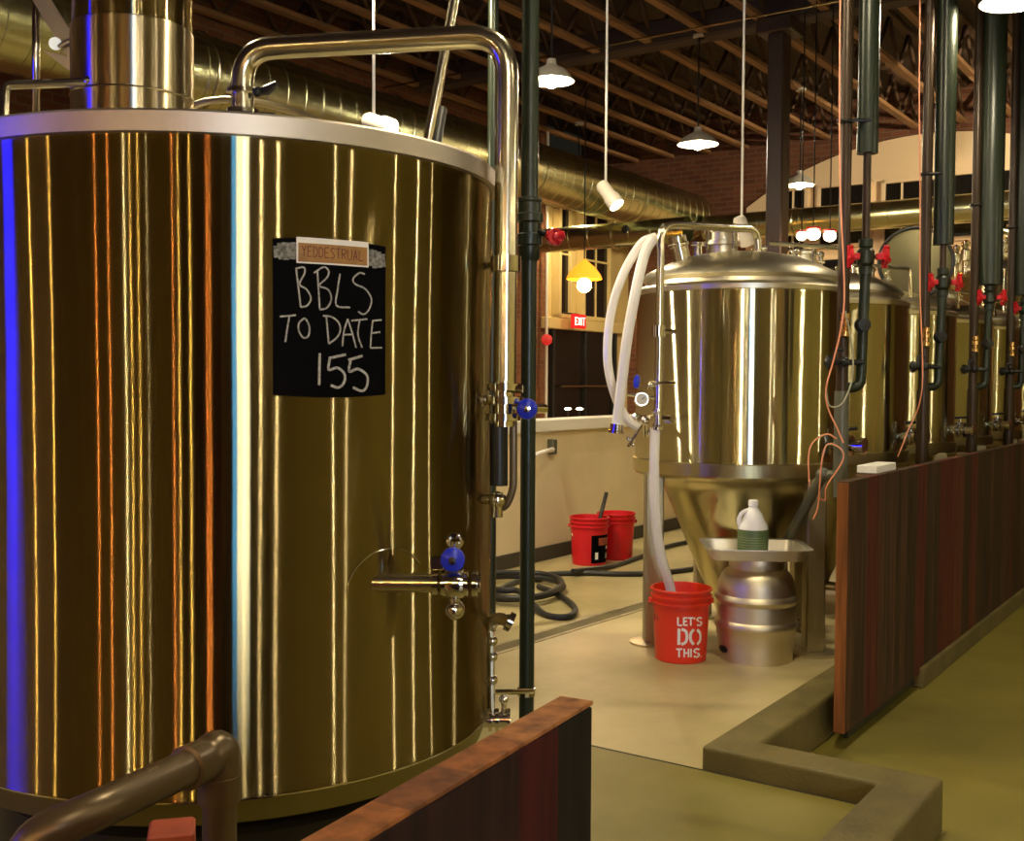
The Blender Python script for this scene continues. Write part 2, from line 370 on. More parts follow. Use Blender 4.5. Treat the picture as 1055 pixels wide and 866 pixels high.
# entry storefront
ue0, ue1 = uA(565)[0], uA(629)[0]
w = thing('door_1', W((ue0+ue1)/2, LA, 0), 'dark glass entrance under the exit sign', 'door', frame=ROOM); tag(w, kind='structure')
MB().box(((ue0+ue1)/2, LA-.03, 1.08), (ue1-ue0, .06, 2.16)).build('glass_panel', 'night_glass', w, ROOM)
g = MB()
for uu in (ue0, (ue0+ue1)/2, ue1): g.box((uu, LA-.06, 1.08), (.06, .1, 2.16))
g.build('door_frame', 'black_metal', w, ROOM)
MB().tube([(ue0+.1, LA-.16, 1.02+.33), (ue1-.3, LA-.16, 1.02+.33)], .014).build('push_bar', 'steel', w, ROOM)
o = MB().box(((ue0+ue1)/2+.05, LA-.07, 2.24), (ue1-ue0+.5, .14, .16)).build('trim_4', 'cream', frame=ROOM); struct(o, 'cream horizontal beam below the entry windows', 'trim')
ex = atA(596, 331, LA-.35)
e = thing('exit_sign', ex, 'red lit exit sign hanging above the dark entrance', 'sign', frame=ROOM)
ea, eb, ez = ua(ex)
MB().box((ea, eb, ez), (.34, .05, .2)).build('housing', 'exit_red', e, ROOM)
MB().cyl((ea, eb, ez+.1), (ea, LA, ez+.14), .012).build('bracket', 'black_metal', e, ROOM)
g = MB()
def seg(g, x0, z0, x1, z1, w=.012): g.box(((x0+x1)/2, eb-.028, (z0+z1)/2), (abs(x1-x0)+w, .006, abs(z1-z0)+w))
def segd(g, x0, z0, x1, z1): g.tube([(x0, eb-.03, z0), (x1, eb-.03, z1)], .007, 6)
h = .05
x = ea-.125
seg(g, x, ez-h, x, ez+h); seg(g, x, ez+h, x+.045, ez+h); seg(g, x, ez, x+.035, ez); seg(g, x, ez-h, x+.045, ez-h)
x = ea-.05; segd(g, x, ez-h, x+.05, ez+h); segd(g, x, ez+h, x+.05, ez-h)
x = ea+.035; seg(g, x, ez-h, x, ez+h)
x = ea+.1; seg(g, x, ez-h, x, ez+h); seg(g, x-.03, ez+h, x+.03, ez+h)
g.build('lettering', 'exit_letter', e, ROOM)
# ------------------------------------------------------------------ far wall arch and windows
def aF(px): return ua(atU(px, 300, FU))[1]
acn, zt, rad = 4.05, 4.78, 4.54
poly = []
aL, aR = 6.6, 1.2
for k in range(25):
    a = aL+(aR-aL)*k/24; poly.append((a, zt-rad+math.sqrt(rad*rad-(a-acn)**2)))
poly = [(aL, .4)]+poly+[(aR, .4)]
g = MB(); n = len(poly)
g.add([(FU-.06, a, z) for a, z in poly]+[(FU, a, z) for a, z in poly], [tuple(range(n)), tuple(range(2*n-1, n-1, -1))]+[(i, (i+1) % n, n+(i+1) % n, n+i) for i in range(n)])
o = g.build('trim_5', 'cream_arch', frame=ROOM); struct(o, 'broad cream arched infill on the brick far wall', 'arch')
def zF(px, py): return atU(px, py, FU-.1).z
n = 3
for (p0, p1, y0, y1, cc, rr, lb) in ((803, 834, 193, 262, 2, 2, 'first dark window of the arch, behind the hanging lamp'), (843, 899, 188, 255, 2, 2, 'second dark window of the arch, behind the thin sleeved pipe'),
        (909, 972, 183, 252, 3, 2, 'third dark window of the arch, above the open round hatch'), (979, 1049, 174, 246, 2, 2, 'dark window of the arch furthest right')):
    window_on('F', n, aF(p1), aF(p0), zF((p0+p1)/2, y1), zF((p0+p1)/2, y0), cc, rr, lb, fr='cream_arch', t=.05); n += 1
for (p0, p1, lb) in ((845, 899, 'low dark window under the second arch window'), (911, 972, 'low dark window behind the open round hatch'), (981, 1049, 'low dark window at the far right of the arch')):
    window_on('F', n, aF(p1), aF(p0), 1.6, zF((p0+p1)/2, 263), 2, 2, lb, fr='cream_arch', t=.05); n += 1
# ------------------------------------------------------------------ ceiling joists, girder, column
ZJ = 4.86
g = MB(); L0, L1 = -7.3, FU-.05
jroot = None
kz = 0
for k in range(26):
    a = 8.45-.61*k
    if jroot is None:
        jroot = thing('ceiling_joist', W(0, a, ZJ), 'open web wooden ceiling joist running toward the far brick wall', 'joist', 'open web joists under the roof deck', ROOM)
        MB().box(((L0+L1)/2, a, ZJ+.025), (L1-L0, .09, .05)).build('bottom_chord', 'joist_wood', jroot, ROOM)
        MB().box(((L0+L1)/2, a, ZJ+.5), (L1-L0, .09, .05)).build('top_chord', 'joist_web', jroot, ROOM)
        g = MB(); u = L0+.2
        while u < L1-.5:
            g.tube([(u, a, ZJ+.05), (u+.35, a, ZJ+.48)], .026, 4); g.tube([(u+.35, a, ZJ+.48), (u+.7, a, ZJ+.05)], .026, 4); u += .76
        g.build('web', 'joist_web', jroot, ROOM)
    else:
        copy_tree(jroot, Matrix.Translation(W(0, a, ZJ)) @ ROOM)
gd = MB().box((10.35, .4, ZJ+.10), (.24, 16.2, .26)).build('roof_girder', 'dark_beam', frame=ROOM, loc=W(10.35, .4, ZJ)); tag(gd, 'dark wooden girder crossing under the joists above the brown column', 'beam')
gd = MB().box((2.6, .4, ZJ+.10), (.24, 16.2, .26)).build('roof_girder', 'dark_beam', frame=ROOM, loc=W(2.6, .4, ZJ)); tag(gd, 'dark wooden girder crossing under the joists above the big kettle', 'beam')
pc = atY(802, 130, 10.7); ca, cb, _ = ua(pc)
c = thing('timber_column', (pc.x, pc.y, 0), 'square dark brown column rising behind the nearest fermenter', 'column', frame=ROOM)
MB().box((ca, cb, 2.43), (.2, .16, 4.82)).build('shaft', 'column_paint', c, ROOM)
MB().box((ca, cb, 4.77), (.36, .34, .15)).build('capital', 'column_paint', c, ROOM)
MB().box((ca, cb, .04), (.34, .34, .08)).build('base_plate', 'column_paint', c, ROOM)
# thin conduit
q0 = atZ(600, 48, 4.72); q1 = atZ(1000, -31, 4.72)
uu = ua(q0)[0]
o = MB().tube([(9.7, -4, 4.74), (9.7, 8.5, 4.74)], .012, 8).build('sprinkler_pipe', 'steel', frame=ROOM, loc=W(9.7, 2, 4.74)); tag(o, 'thin pale pipe crossing under the joists near the brown column', 'pipe')
# ------------------------------------------------------------------ ducts
def duct(name, frame_pts, r, label, spacing):
    p0, p1 = Vector(frame_pts[0]), Vector(frame_pts[1])
    d = thing(name, W(*((p0+p1)/2)), label, 'duct', frame=ROOM)
    L = (p1-p0).length; t = (p1-p0)/L
    g = MB(); prof = []; z = 0
    g.lathe(p0, [(r, 0), (r, L)], 40, axis=t)
    z = spacing/2
    while z < L: g.lathe(p0+t*z, [(r, -.005), (r+.004, -.002), (r+.004, .002), (r, .005)], 40, axis=t); z += spacing
    g.build('duct_body', 'galvanised', d, ROOM)
    g = MB()
    z = 1.0
    while z < L:
        g.torus(p0+t*z, r+.012, .006, t, 30, 6); z += 2.4
    g.build('hanger_band', 'steel', d, ROOM)
    return d
# solve main duct from photo edges
duct('spiral_duct', [(-7, 7.3, 3.87), (15.2, 7.3, 3.87)], .335, 'large round spiral metal duct running the length of the room above the partition', .21)
pe = ua(atU(941, 219, 15.0)); duct('round_duct', [(15.0, -5, pe[2]), (15.0, 6.95, pe[2])], .185, 'smaller round metal duct crossing in front of the far arch', .6)
pb = ua(atU(625, 243, 12.6)); d3 = duct('branch_duct', [(12.6, pb[1]-1.15, pb[2]), (12.6, 8.55, pb[2])], .16, 'short round branch duct below the large duct, behind the red valve', .3)
hh = atU(645, 236, 12.45); 
MB().lathe(hh, [(.0, .0), (.05, 0), (.055, .02), (.04, .03), (.0, .03)], 16, axis=-UU).build('outlet_hole', 'black_rubber', d3)
# ------------------------------------------------------------------ lamps
def pendant(loc, label, r=.19, bulb='bulb', br=.055, ztop=ZJ, shade='lamp_enamel', group=None):
    x, y, z = loc
    t = thing('pendant_lamp', (x, y, z), label, 'lamp', group)
    MB().lathe((x, y, z), [(.03, .15), (.035, .12), (.06, .105), (.10, .085), (r*.8, .05), (r, .0), (r+.006, .0), (r*.8, .058), (.105, .093), (.06, .115), (.04, .13), (.035, .17), (.0, .17)], 32).build('lamp_shade', shade, t)
    MB().tube([(x, y, z+.15), (x, y, ztop)], .008, 8).build('rod', 'black_metal', t)
    MB().lathe((x, y, ztop-.03), [(.0, 0), (.06, 0), (.06, .03), (0, .03)], 16).build('canopy', 'lamp_enamel', t)
    MB().sphere((x, y, z+.02), br, 1.2).build('bulb', bulb, t)
    return t
pendant(atY(719, 149, 11.2), 'shallow dish pendant lamp hanging left of the brown column', .2, br=.06)
pendant(atY(568, 84, 8.7), 'very bright pendant lamp beside the dark green post', .175, br=.06)
pendant(atY(596, 215, 15.0), 'distant pendant lamp in front of the entry windows', .17, 'bulb_far')
pendant(atY(824, 191, 13.2), 'pendant lamp with dark bell shade in front of the cream arch', .17, 'bulb_far')
pendant(atY(1047, 2, 6.6), 'bright pendant lamp cut off at the top right corner', .2, br=.06)
p = atY(602, 283, 13.0)
am = thing('amber_lamp', p, 'glowing amber glass pendant in front of the entry window', 'lamp')
MB().lathe(p, [(.02, .18), (.06, .14), (.12, .09), (.19, .0), (.21, -.05), (.2, -.055), (.16, -.0), (.09, .05), (.05, .12), (0, .14)], 24).build('lamp_shade', 'amber_glass', am)
MB().sphere(p-Vector((0, 0, .12)), .085).build('bulb', 'bulb_amber', am); MB().tube([p+Vector((0, 0, .17)), Vector((p.x, p.y, ZJ))], .008, 6).build('rod', 'black_metal', am)
# lamps behind/right of the viewer that light the room
bar = [((-4.5, -2.4, 2.7), 'bulb_orange', 'red orange bar pendant'), ((-4.05, -2.75, 2.7), 'bulb_orange', 'orange bar pendant'), ((-3.4, -3., 2.8), 'bulb_warmwhite', 'white bar pendant'),
       ((-3.15, -3.1, 2.6), 'bulb_gold', 'gold bar pendant'), ((-2.85, -3.25, 2.6), 'bulb_gold', 'golden bar pendant'), ((-2.5, -3.3, 2.9), 'bulb', 'bright bar pendant'), ((-1.45, -3.5, 2.6), 'bulb_orange', 'orange filament pendant'),
       ((-1.2, -3.4, 2.6), 'bulb_gold', 'yellow filament pendant'), ((-.75, -3.6, 2.7), 'bulb_gold', 'small gold pendant'), ((-.05, -3.6, 2.7), 'bulb_orange', 'pink orange pendant'), ((.12, -3.9, 2.7), 'bulb_orange', 'second pink orange pendant'),
       ((4.8, -.95, 3.1), 'bulb_warmwhite', 'white walkway pendant'), ((5.9, 3.5, 3.4), 'bulb_warmwhite', 'far walkway pendant'), ((W(6, -5.5, 3.4)), 'bulb_strong', 'walkway wall pendant'), ((W(10.5, -5.5, 3.4)), 'bulb_strong', 'second walkway wall pendant'), ((-6.2, -1.0, 3.0), 'bulb_gold', 'left bar pendant'), ((-6.2, .2, 3.0), 'bulb_gold', 'second left bar pendant')]  # walkway wall lamps are added, to brighten the wall mirrored in the tanks
for (l, bm_, nm) in bar: pendant(l, nm+' over the bar behind the viewer' if 'walkway' not in nm else nm+' right of the picture', .12, bm_, .028 if bm_ != 'bulb_strong' else .04)
# lamps above the tanks and the viewer (fixtures out of frame, above)
for (l, nm) in (((.9, 3.5, 4.2), 'pendant above the pale floor out of the picture top'), ((3.6, .8, 4.0), 'pendant over the walkway out of the picture'), ((.42, -.25, 3.4), 'left pendant above the viewer'), ((.87, -.3, 3.4), 'middle pendant above the viewer'), ((1.32, -.25, 3.4), 'right pendant above the viewer'), ((-2.2, 5.2, 4.6), 'pendant behind the big kettle')):
    pendant(l, nm, .2, 'bulb_strong' if l[1] > 2 else 'bulb', .06 if l[1] > 2 else .04)
def spot(px, py, Y, pxt, pyt, label, aim, ztop=ZJ, en=130, at=None):
    p = at or atY(px, py, Y); top = Vector((p.x, p.y, ztop))
    t = thing('spot_lamp', p, label, 'spotlight')
    MB().tube([top, p+Vector((0, 0, .03))], .0085, 8).build('rod', 'white_cap', t)
    MB().lathe(top-Vector((0, 0, .03)), [(0, 0), (.07, 0), (.07, .03), (0, .03)], 16).build('canopy', 'lamp_enamel', t)
    d = Vector(aim).normalized()
    MB().lathe(p, [(.0, -.06), (.035, -.06), (.045, -.04), (.045, .05), (.055, .07), (.055, .14), (.05, .14), (.05, .12), (0, .12)], 20, axis=d).build('lamp_head', 'lamp_enamel', t)
    MB().lathe(p, [(.0, .132), (.048, .132), (.048, .128)], 20, axis=d).build('lens', 'spot_lens', t)
    l = bpy.data.lights.new('spot_light', 'SPOT'); l.energy = en; l.color = (1, .84, .58); l.spot_size = 1.2; l.shadow_soft_size = .04
    lo = bpy.data.objects.new('spot_light', l); COL.objects.link(lo); lo.location = p+d*.17; lo.rotation_euler = d.to_track_quat('-Z', 'Y').to_euler()
spot(624, 196, 7.6, 0, 0, 'white spot lamp on a long rod in front of the large duct', (.5, -.35, -.75))
spot(385, 126, 6.2, 0, 0, 'small spot lamp on a thin rod just above the kettle rim', (.75, -.5, -.35))
spot(764, 232, 7.6, 0, 0, 'spot lamp on a long rod hanging just behind the nearest fermenter dome', (.4, .3, -.85), en=60)
spot(0, 0, 0, 0, 0, 'spot lamp lighting the arch from outside the right edge', W(2.6, 2.6, -.6), en=420, at=W(12.4, .9, 4.3))  # this spot and the next are added out of view to brighten the arch
spot(0, 0, 0, 0, 0, 'second spot lamp lighting the arch from outside the right edge', W(3.6, 4.4, -1.2), en=520, at=W(11.4, .0, 4.2))
spot(0, 0, 0, 0, 0, 'spot lamp aimed at the partition wall above the picture top', (1.4, 3, -3.2), en=420, at=Vector((-1.0, 5.6, 4.1)))  # extra spot added above the view to brighten the partition
# screen and neon sign behind the viewer
def panel(name, c, fwd, w, h, mt, label, cat, edge=None):
    f = Vector(fwd).normalized(); s = f.cross(Vector((0, 0, 1))).normalized(); c = Vector(c)
    t = thing(name, c-Vector((0, 0, h/2)), label, cat)
    M = Matrix((s, f, Vector((0, 0, 1)))).transposed()
    MB().box(c-f*.03, (w+.08, .05, h+.08), M).build('housing', 'black_metal', t)
    MB().box(c, (w, .02, h), M).build('display', mt, t)
    MB().cyl(c+Vector((0, 0, h/2))-f*.03, Vector((c.x, c.y, ZJ))-f*.03, .02).build('hanger', 'black_metal', t)
    if edge: MB().box(c+s*edge, (.22, .03, h), M).build('display_border', 'screen_edge', t)
panel('television', (1.75, -4.2, 1.9), (-.3, 1, 0), .62, 1.9, 'screen', 'tall bright white screen behind the viewer', 'screen', edge=-.42)
panel('neon_sign', (-4.75, 1.55, 1.9), (.95, .25, 0), .34, 1.5, 'blue_neon', 'blue lit sign left of the picture', 'sign')
# ------------------------------------------------------------------ KETTLE
KC = Vector((-.80, 3.16, 0)); KR = .74; KZ0, KZ1 = .488, 1.951
kt = thing('brew_kettle', (KC.x, KC.y, 0), 'huge polished steel brew kettle filling the left of the picture', 'tank')
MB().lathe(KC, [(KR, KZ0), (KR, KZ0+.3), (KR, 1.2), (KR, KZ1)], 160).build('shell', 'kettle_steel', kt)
MB().lathe(KC, [(KR, KZ1-.002), (KR+.014, KZ1), (KR+.014, 1.994), (KR+.008, 2.0), (KR-.03, 2.0), (KR-.03, 1.96)], 128).build('top_rim', 'rim_steel', kt)
MB().lathe(KC, [(.71, 1.965)]+[(.71*math.sin(t), 1.965+.10*(math.cos(t)-math.cos(PI/2))) for t in [PI/2*(1-k/14) for k in range(15)]], 96).build('dome', 'satin_steel', kt)
MB().torus(KC+Vector((0, 0, KZ0)), KR, .0035, n=128, k=6).build('seam_weld', 'chrome', kt)
MB().lathe(KC, [(KR-.001, KZ0-.003), (KR-.012, KZ0-.03), (KR-.02, .43), (KR-.04, .42), (.5, .36), (.1, .32), (0, .32)], 128).build('base_ring', 'base_steel', kt)
MB().lathe(KC, [(.0, .0), (.62, .0), (.62, .36), (.56, .40), (0, .40)], 48).build('base_plinth', 'black_metal', kt)  # black drum added so the space under the kettle reads as shade
# chimney stack
SX = Vector((-1.115, 3.30, 0)); SR = .168
MB().lathe(SX, [(SR+.004, 2.0), (SR+.004, 2.43), (SR, 2.435)], 64).build('stack_collar', 'collar_steel', kt)
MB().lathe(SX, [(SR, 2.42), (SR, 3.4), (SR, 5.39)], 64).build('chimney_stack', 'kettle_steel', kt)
MB().torus(SX+Vector((0, 0, 2.235)), SR+.005, .003, n=64, k=6).build('stack_weld', 'steel', kt)
# damper arm left of the stack
g = MB(); g.tube([atY(91, 85, 3.16), atY(5, 88, 3.1), atY(3, 150, 3.05)], .013, 10, .02); g.sphere(atY(93, 84, 3.16), .02); g.build('handrail', 'steel', kt)
g = MB(); g.tube([atY(37, -40, 3.35), atY(37, 140, 3.35)], .0115, 10); g.build('lift_rod', 'steel', kt)
g = MB(); a_, b_ = atY(24, -30, 3.25), atY(92, 80, 3.25); dd_ = (b_-a_).normalized(); nn = Vector((-dd_.z, 0, dd_.x))*.022
g.add([a_-nn, b_-nn, b_+nn, a_+nn, a_-nn+Vector((0, .02, 0)), b_-nn+Vector((0, .02, 0)), b_+nn+Vector((0, .02, 0)), a_+nn+Vector((0, .02, 0))], [(0, 1, 2, 3), (7, 6, 5, 4), (0, 4, 5, 1), (3, 2, 6, 7), (0, 3, 7, 4), (1, 5, 6, 2)])
g.cyl(atY(57, 45, 3.23), atY(57, 45, 3.29), .018); g.tube([atY(60, 48, 3.24), atY(84, 36, 3.24)], .008, 8)
g.add([atY(44, 52, 3.262), atY(86, 84, 3.262), atY(84, 62, 3.262), atY(60, 56, 3.262)], [(0, 1, 2, 3)])
g.build('damper_lever', 'satin_steel', kt)
# vapour / wash pipe over the kettle
pr = .031
A_ = atY(250, 108, 3.07); B_ = atY(250, 51, 3.07); C_ = atY(523, 36, 3.0); D_ = atY(520, 402, 2.98)
g = MB(); g.tube([A_-Vector((0, 0, .03)), B_, C_, D_], pr, 20, .11); ovp = g.build('wash_pipe', 'steel', kt)
g = MB()
for zz in (0, .055): g.lathe(A_+Vector((0, 0, zz-.02)), [(pr, -.008), (pr+.014, -.006), (pr+.014, .006), (pr, .008)], 24)
g.lathe(A_-Vector((0, 0, .07)), [(pr, 0), (pr+.02, 0), (pr+.02, .012), (pr, .012)], 24); g.lathe(A_-Vector((0, 0, .14)), [(pr+.004, 0), (pr+.004, .10)], 24)
g.build('clamp', 'chrome', kt)
g = MB(); g.tube([A_+Vector((.04, -.01, .03)), A_+Vector((.07, -.02, .035)), A_+Vector((.10, -.03, .05))], [.009, .014, .008], 10); g.sphere(A_+Vector((.045, -.02, .03)), .014)
g.tube([A_+Vector((.05, -.01, -.03)), A_+Vector((.09, -.02, -.035))], .01, 8); g.build('clamp_wingnut', 'black_metal', kt)
MB().tube(spline([atY(196, 110, 3.62), atY(215, 104, 3.6), atY(245, 103, 3.55), atY(290, 111, 3.5), atY(335, 129, 3.45), atY(360, 150, 3.4)], 6), .012, 10).build('spray_hoop', 'satin_steel', kt)
# pipe standoff at (495,272)
P0 = atY(521, 272, 2.985)
g = MB(); g.lathe(P0, [(pr, -.022), (pr+.01, -.02), (pr+.01, .02), (pr, .022)], 24); g.tube([P0, Vector((KC.x+.71, 3.05, P0.z))], .010, 10); g.build('pipe_bracket', 'chrome', kt)
# clamp cluster at (518,415)
P1 = atY(519, 412, 2.98)
g = MB()
for dz, rr in ((.035, .016), (.0, .022), (-.045, .016)): g.lathe(P1+Vector((0, 0, dz)), [(pr-.004, -.012), (pr+rr, -.009), (pr+rr, .009), (pr-.004, .012)], 24)
g.lathe(P1, [(pr, -.07), (pr, .05)], 20)
g.tube([P1, P1+Vector((-.09, .02, 0))], .014, 10); g.sphere(P1+Vector((-.075, .01, .0)), .024)
g.tube([P1+Vector((0, -.02, .03)), P1+Vector((.05, -.03, .03))], .011, 8)
g.build('tee_valve', 'chrome', kt)
g = MB(); P2 = atY(543, 421, 2.95); g.tube([P1+Vector((0, 0, -.01)), P2, P2+Vector((.05, .03, 0))], .012, 10); g.build('valve_stem', 'chrome', kt)
g = MB(); g.lathe(P2+Vector((0, -.012, 0)), [(0, .02), (.012, .02), (.026, .012), (.028, 0), (.026, -.012), (.012, -.016), (0, -.016)], 20, axis=(0, -1, 0)); hb = g.build('valve_handle', 'blue_plastic', kt)
MB().lathe(P2+Vector((0, -.034, 0)), [(0, .004), (.008, .003), (.008, -.002), (0, -.002)], 12, axis=(0, -1, 0)).build('handle_nut', 'chrome', hb)
# sight tube below
a = atY(514, 436, 2.98); b = atY(514, 500, 2.98)
MB().tube([a, b], .024, 14).build('sight_tube', 'black_metal', kt)
MB().tube([atY(529, 430, 2.98), atY(529, 505, 2.98), atY(520, 524, 2.98), atY(508, 520, 3.0)], .0105, 10, .03).build('return_tube', 'copper_pipe', kt)
g = MB(); c_ = atY(512, 515, 2.97); g.sphere(c_, .024); g.cyl(c_+Vector((0, 0, .02)), c_-Vector((0, 0, .045)), .016); g.cyl(c_-Vector((.045, -.03, 0)), c_+Vector((.02, 0, 0)), .014); g.build('sight_valve', 'chrome', kt)
# tangential nozzle with valve
pts0 = hit(392, 600, KC, lambda z: KR-.004)
n0 = Vector((pts0.x, pts0.y, pts0.z)); nd = Vector((1, -.02, 0)).normalized(); nzr = .0225
g = MB(); g.tube([n0-nd*.02, n0+nd*.13], nzr, 20); g.build('nozzle', 'steel', kt)
g = MB()
for q in (.13, .15, .20, .222): g.lathe(n0+nd*q, [(nzr-.002, -.007), (nzr+.009, -.006), (nzr+.009, .006), (nzr-.002, .007)], 24, axis=nd)
g.lathe(n0+nd*.175, [(nzr, -.025), (nzr+.012, -.02), (nzr+.016, 0), (nzr+.012, .02), (nzr, .025)], 24, axis=nd)
g.tube([n0+nd*.22, n0+nd*.235], nzr, 20); g.cyl(n0+nd*.175-Vector((0, 0, .065)), n0+nd*.175+Vector((0, 0, .10)), .012)
g.box(n0+nd*.135+Vector((0, -.01, .05)), (.032, .03, .03)); g.torus(n0+nd*.175+Vector((0, 0, .1)), .014, .007, (0, 1, 0), 20); g.sphere(n0+nd*.175-Vector((0, 0, .062)), .024)
g.build('butterfly_valve', 'chrome', kt)
g = MB(); hc = n0+nd*.172+Vector((0, -.035, .062)); g.lathe(hc, [(0, .016), (.016, .014), (.028, .006), (.028, -.006), (.016, -.014), (0, -.014)], 24, axis=(0, -1, 0)); hb = g.build('valve_handle', 'blue_plastic', kt)
MB().lathe(hc+Vector((0, -.018, 0)), [(0, .004), (.009, .003), (.009, -.002), (0, -.002)], 14, axis=(0, -1, 0)).build('handle_nut', 'chrome', hb)
# manway weld arc
g = MB(); arc = []
for (x, y) in ((357, 612), (359, 600), (366, 586), (378, 574), (392, 567), (408, 565), (422, 569), (432, 580)): arc.append(hit(x, y, KC, lambda z: KR+.001))
g.tube(spline(arc, 5), .0016, 6); g.build('weld_line', 'chrome', kt)
# drain pipework at lower right of kettle
g = MB(); g.tube([atY(498, 672, 3.2), atY(500, 650, 3.15), atY(512, 636, 3.1), atY(525, 640, 3.08)], .018, 12, .04); g.lathe(atY(525, 640, 3.08), [(.018, -.01), (.028, -.008), (.028, .008), (.018, .01)], 16, axis=(1, 0, -.5))
g.tube([atY(506, 650, 3.12), atY(507, 745, 3.12)], .010, 10)
for y in (660, 676, 700): g.sphere(atY(507, y, 3.12), .016)
g.tube([atY(500, 713, 3.12), atY(548, 712, 3.5)], .008, 8)
g.tube([atY(485, 741, 3.12), atY(524, 741, 3.12)], .022, 14)
for x in (505, 512, 524): g.lathe(atY(x, 741, 3.12), [(.02, -.006), (.032, -.005), (.032, .005), (.02, .006)], 18, axis=(1, 0, 0))
g.cyl(atY(519, 741, 3.12), atY(519, 722, 3.12), .008); g.sphere(atY(519, 720, 3.12), .014)
g.build('drain_pipework', 'chrome', kt)
# ------------------------------------------------------------------ chalkboard on kettle
def cyl_map(C, R):
    def f(th, z, off): return Vector((C.x+math.cos(th)*(R+off), C.y+math.sin(th)*(R+off), z))
    return f
def px2c(px, py, C, rf):
    p = hit(px, py, C, rf); return math.atan2(p.y-C.y, p.x-C.x), p.z
def ribbons(g, strokes, wid, C, rf, off, conv, mul=1.):
    for si, st in enumerate(strokes):
        P = [px2c(*conv(x, y), C, rf) for x, y in st]
        R = rf(P[0][1])
        P = [Vector((t*R, z, 0)) for t, z in P]
        P = spline(P, 4) if len(P) > 2 else P
        if len(P) == 2: P = [P[0].lerp(P[1], k/4) for k in range(5)]
        vs = []
        for i, p in enumerate(P):
            t = (P[min(i+1, len(P)-1)]-P[max(i-1, 0)]).normalized(); n_ = Vector((-t.y, t.x, 0))*wid/2
            for q in (p-n_, p+n_):
                rr = rf(q.y)+off+si*.00004
                vs.append((C.x+math.cos(q.x/R)*rr, C.y+math.sin(q.x/R)*rr, q.y))
        g.add(vs, [(2*i, 2*i+1, 2*i+3, 2*i+2) for i in range(len(P)-1)])
KF = lambda z: KR
def patch(C, R, t0, t1, z0, z1, off, th, n=16, sag=0.):
    g = MB(); vs = []
    for (o_) in (off, off+th):
        for z, sg in ((z0, -sag), (z1, sag)):
            for i in range(n+1):
                t = t0+(t1-t0)*i/n; q = 1-(2*i/n-1)**2
                vs.append((C.x+math.cos(t)*(R+o_), C.y+math.sin(t)*(R+o_), z+sg*q))
    m_ = n+1; fs = []
    for i in range(n):
        fs += [(2*m_+i, 2*m_+i+1, 3*m_+i+1, 3*m_+i), (i, m_+i, m_+i+1, i+1), (i, i+1, 2*m_+i+1, 2*m_+i), (m_+i, 3*m_+i, 3*m_+i+1, m_+i+1)]
    fs += [(0, 2*m_, 3*m_, m_), (n, m_+n, 3*m_+n, 2*m_+n)]
    return g.add(vs, fs)
tl, zl0 = px2c(281, 247, KC, KF); tr, zr0 = px2c(396, 255, KC, KF); _, zl1 = px2c(281, 408, KC, KF); _, zr1 = px2c(396, 405, KC, KF)
zt_, zb_ = (zl0+zr0)/2+.002, (zl1+zr1)/2-.0
bd = thing('chalkboard', hit(338, 330, KC, KF), 'curved black chalkboard reading BBLS TO DATE 155 on the kettle side', 'sign')
patch(KC, KR, tl, tr, zb_, zt_, .001, .004, sag=.006).build('board', 'slate', bd)
cv = lambda x, y: (240+x/3.297, 220+y/3.297)
BB = [[(212, 185), (220, 250), (228, 318)], [(212, 187), (238, 183), (241, 203), (224, 240), (248, 258), (262, 288), (250, 312), (228, 318)],
      [(284, 195), (288, 260), (292, 325)], [(272, 202), (305, 182), (322, 195), (316, 218), (290, 245), (320, 258), (331, 290), (316, 320), (292, 326)],
      [(360, 205), (352, 260), (348, 312), (394, 319)], [(444, 206), (425, 202), (404, 222), (412, 240), (445, 256), (466, 290), (458, 325), (440, 342), (421, 333)],
      [(158, 350), (212, 345)], [(190, 348), (182, 395), (176, 436)], [(240, 355), (222, 372), (222, 400), (238, 422), (254, 414), (257, 385), (246, 360), (238, 356)],
      [(314, 350), (318, 395), (322, 441)], [(303, 347), (332, 351), (355, 370), (361, 395), (350, 420), (322, 442)],
      [(368, 450), (373, 400), (386, 358)], [(386, 358), (400, 402), (414, 455)], [(371, 412), (400, 410)],
      [(398, 364), (452, 358)], [(426, 362), (420, 410), (434, 455)], [(470, 364), (465, 410), (462, 456)], [(468, 364), (500, 361)], [(466, 406), (495, 402)], [(462, 456), (501, 455)]]
g = MB(); ribbons(g, BB, .0038, KC, KF, .0056, cv); g.build('chalk_writing', 'chalk', bd)
NUM = [[(292, 474), (291, 520), (290, 582)], [(323, 491), (380, 478)], [(326, 491), (322, 530), (350, 523), (374, 542), (375, 570), (356, 590), (329, 583)], [(388, 497), (436, 483)], [(396, 496), (391, 536), (420, 527), (450, 548), (452, 580), (436, 602), (404, 590)]]
g = MB(); ribbons(g, NUM, .0058, KC, KF, .0057, cv); g.build('chalk_number', 'chalk', bd)
SM = [[(146, 110), (150, 150)], [(160, 100), (165, 156)], [(176, 98), (178, 158)], [(190, 100), (192, 154)], [(204, 98), (206, 156)], [(462, 122), (466, 178)], [(476, 125), (478, 186)], [(490, 130), (492, 184)], [(503, 138), (505, 182)]]
g = MB(); ribbons(g, SM[:5], .015, KC, KF, .0056, cv); g.build('chalk_smudge', 'chalk_faint', bd)
g = MB(); ribbons(g, SM[5:], .015, KC, KF, .0056, cv); g.build('chalk_smudge', 'chalk_faint', bd)
cl = lambda x, y: (275+x/8.115, 235+y/8.115)
t0, z0 = px2c(*cl(240, 75), KC, KF); t1, z1 = px2c(*cl(835, 120), KC, KF); _, z2 = px2c(*cl(240, 292), KC, KF); _, z3 = px2c(*cl(835, 330), KC, KF)
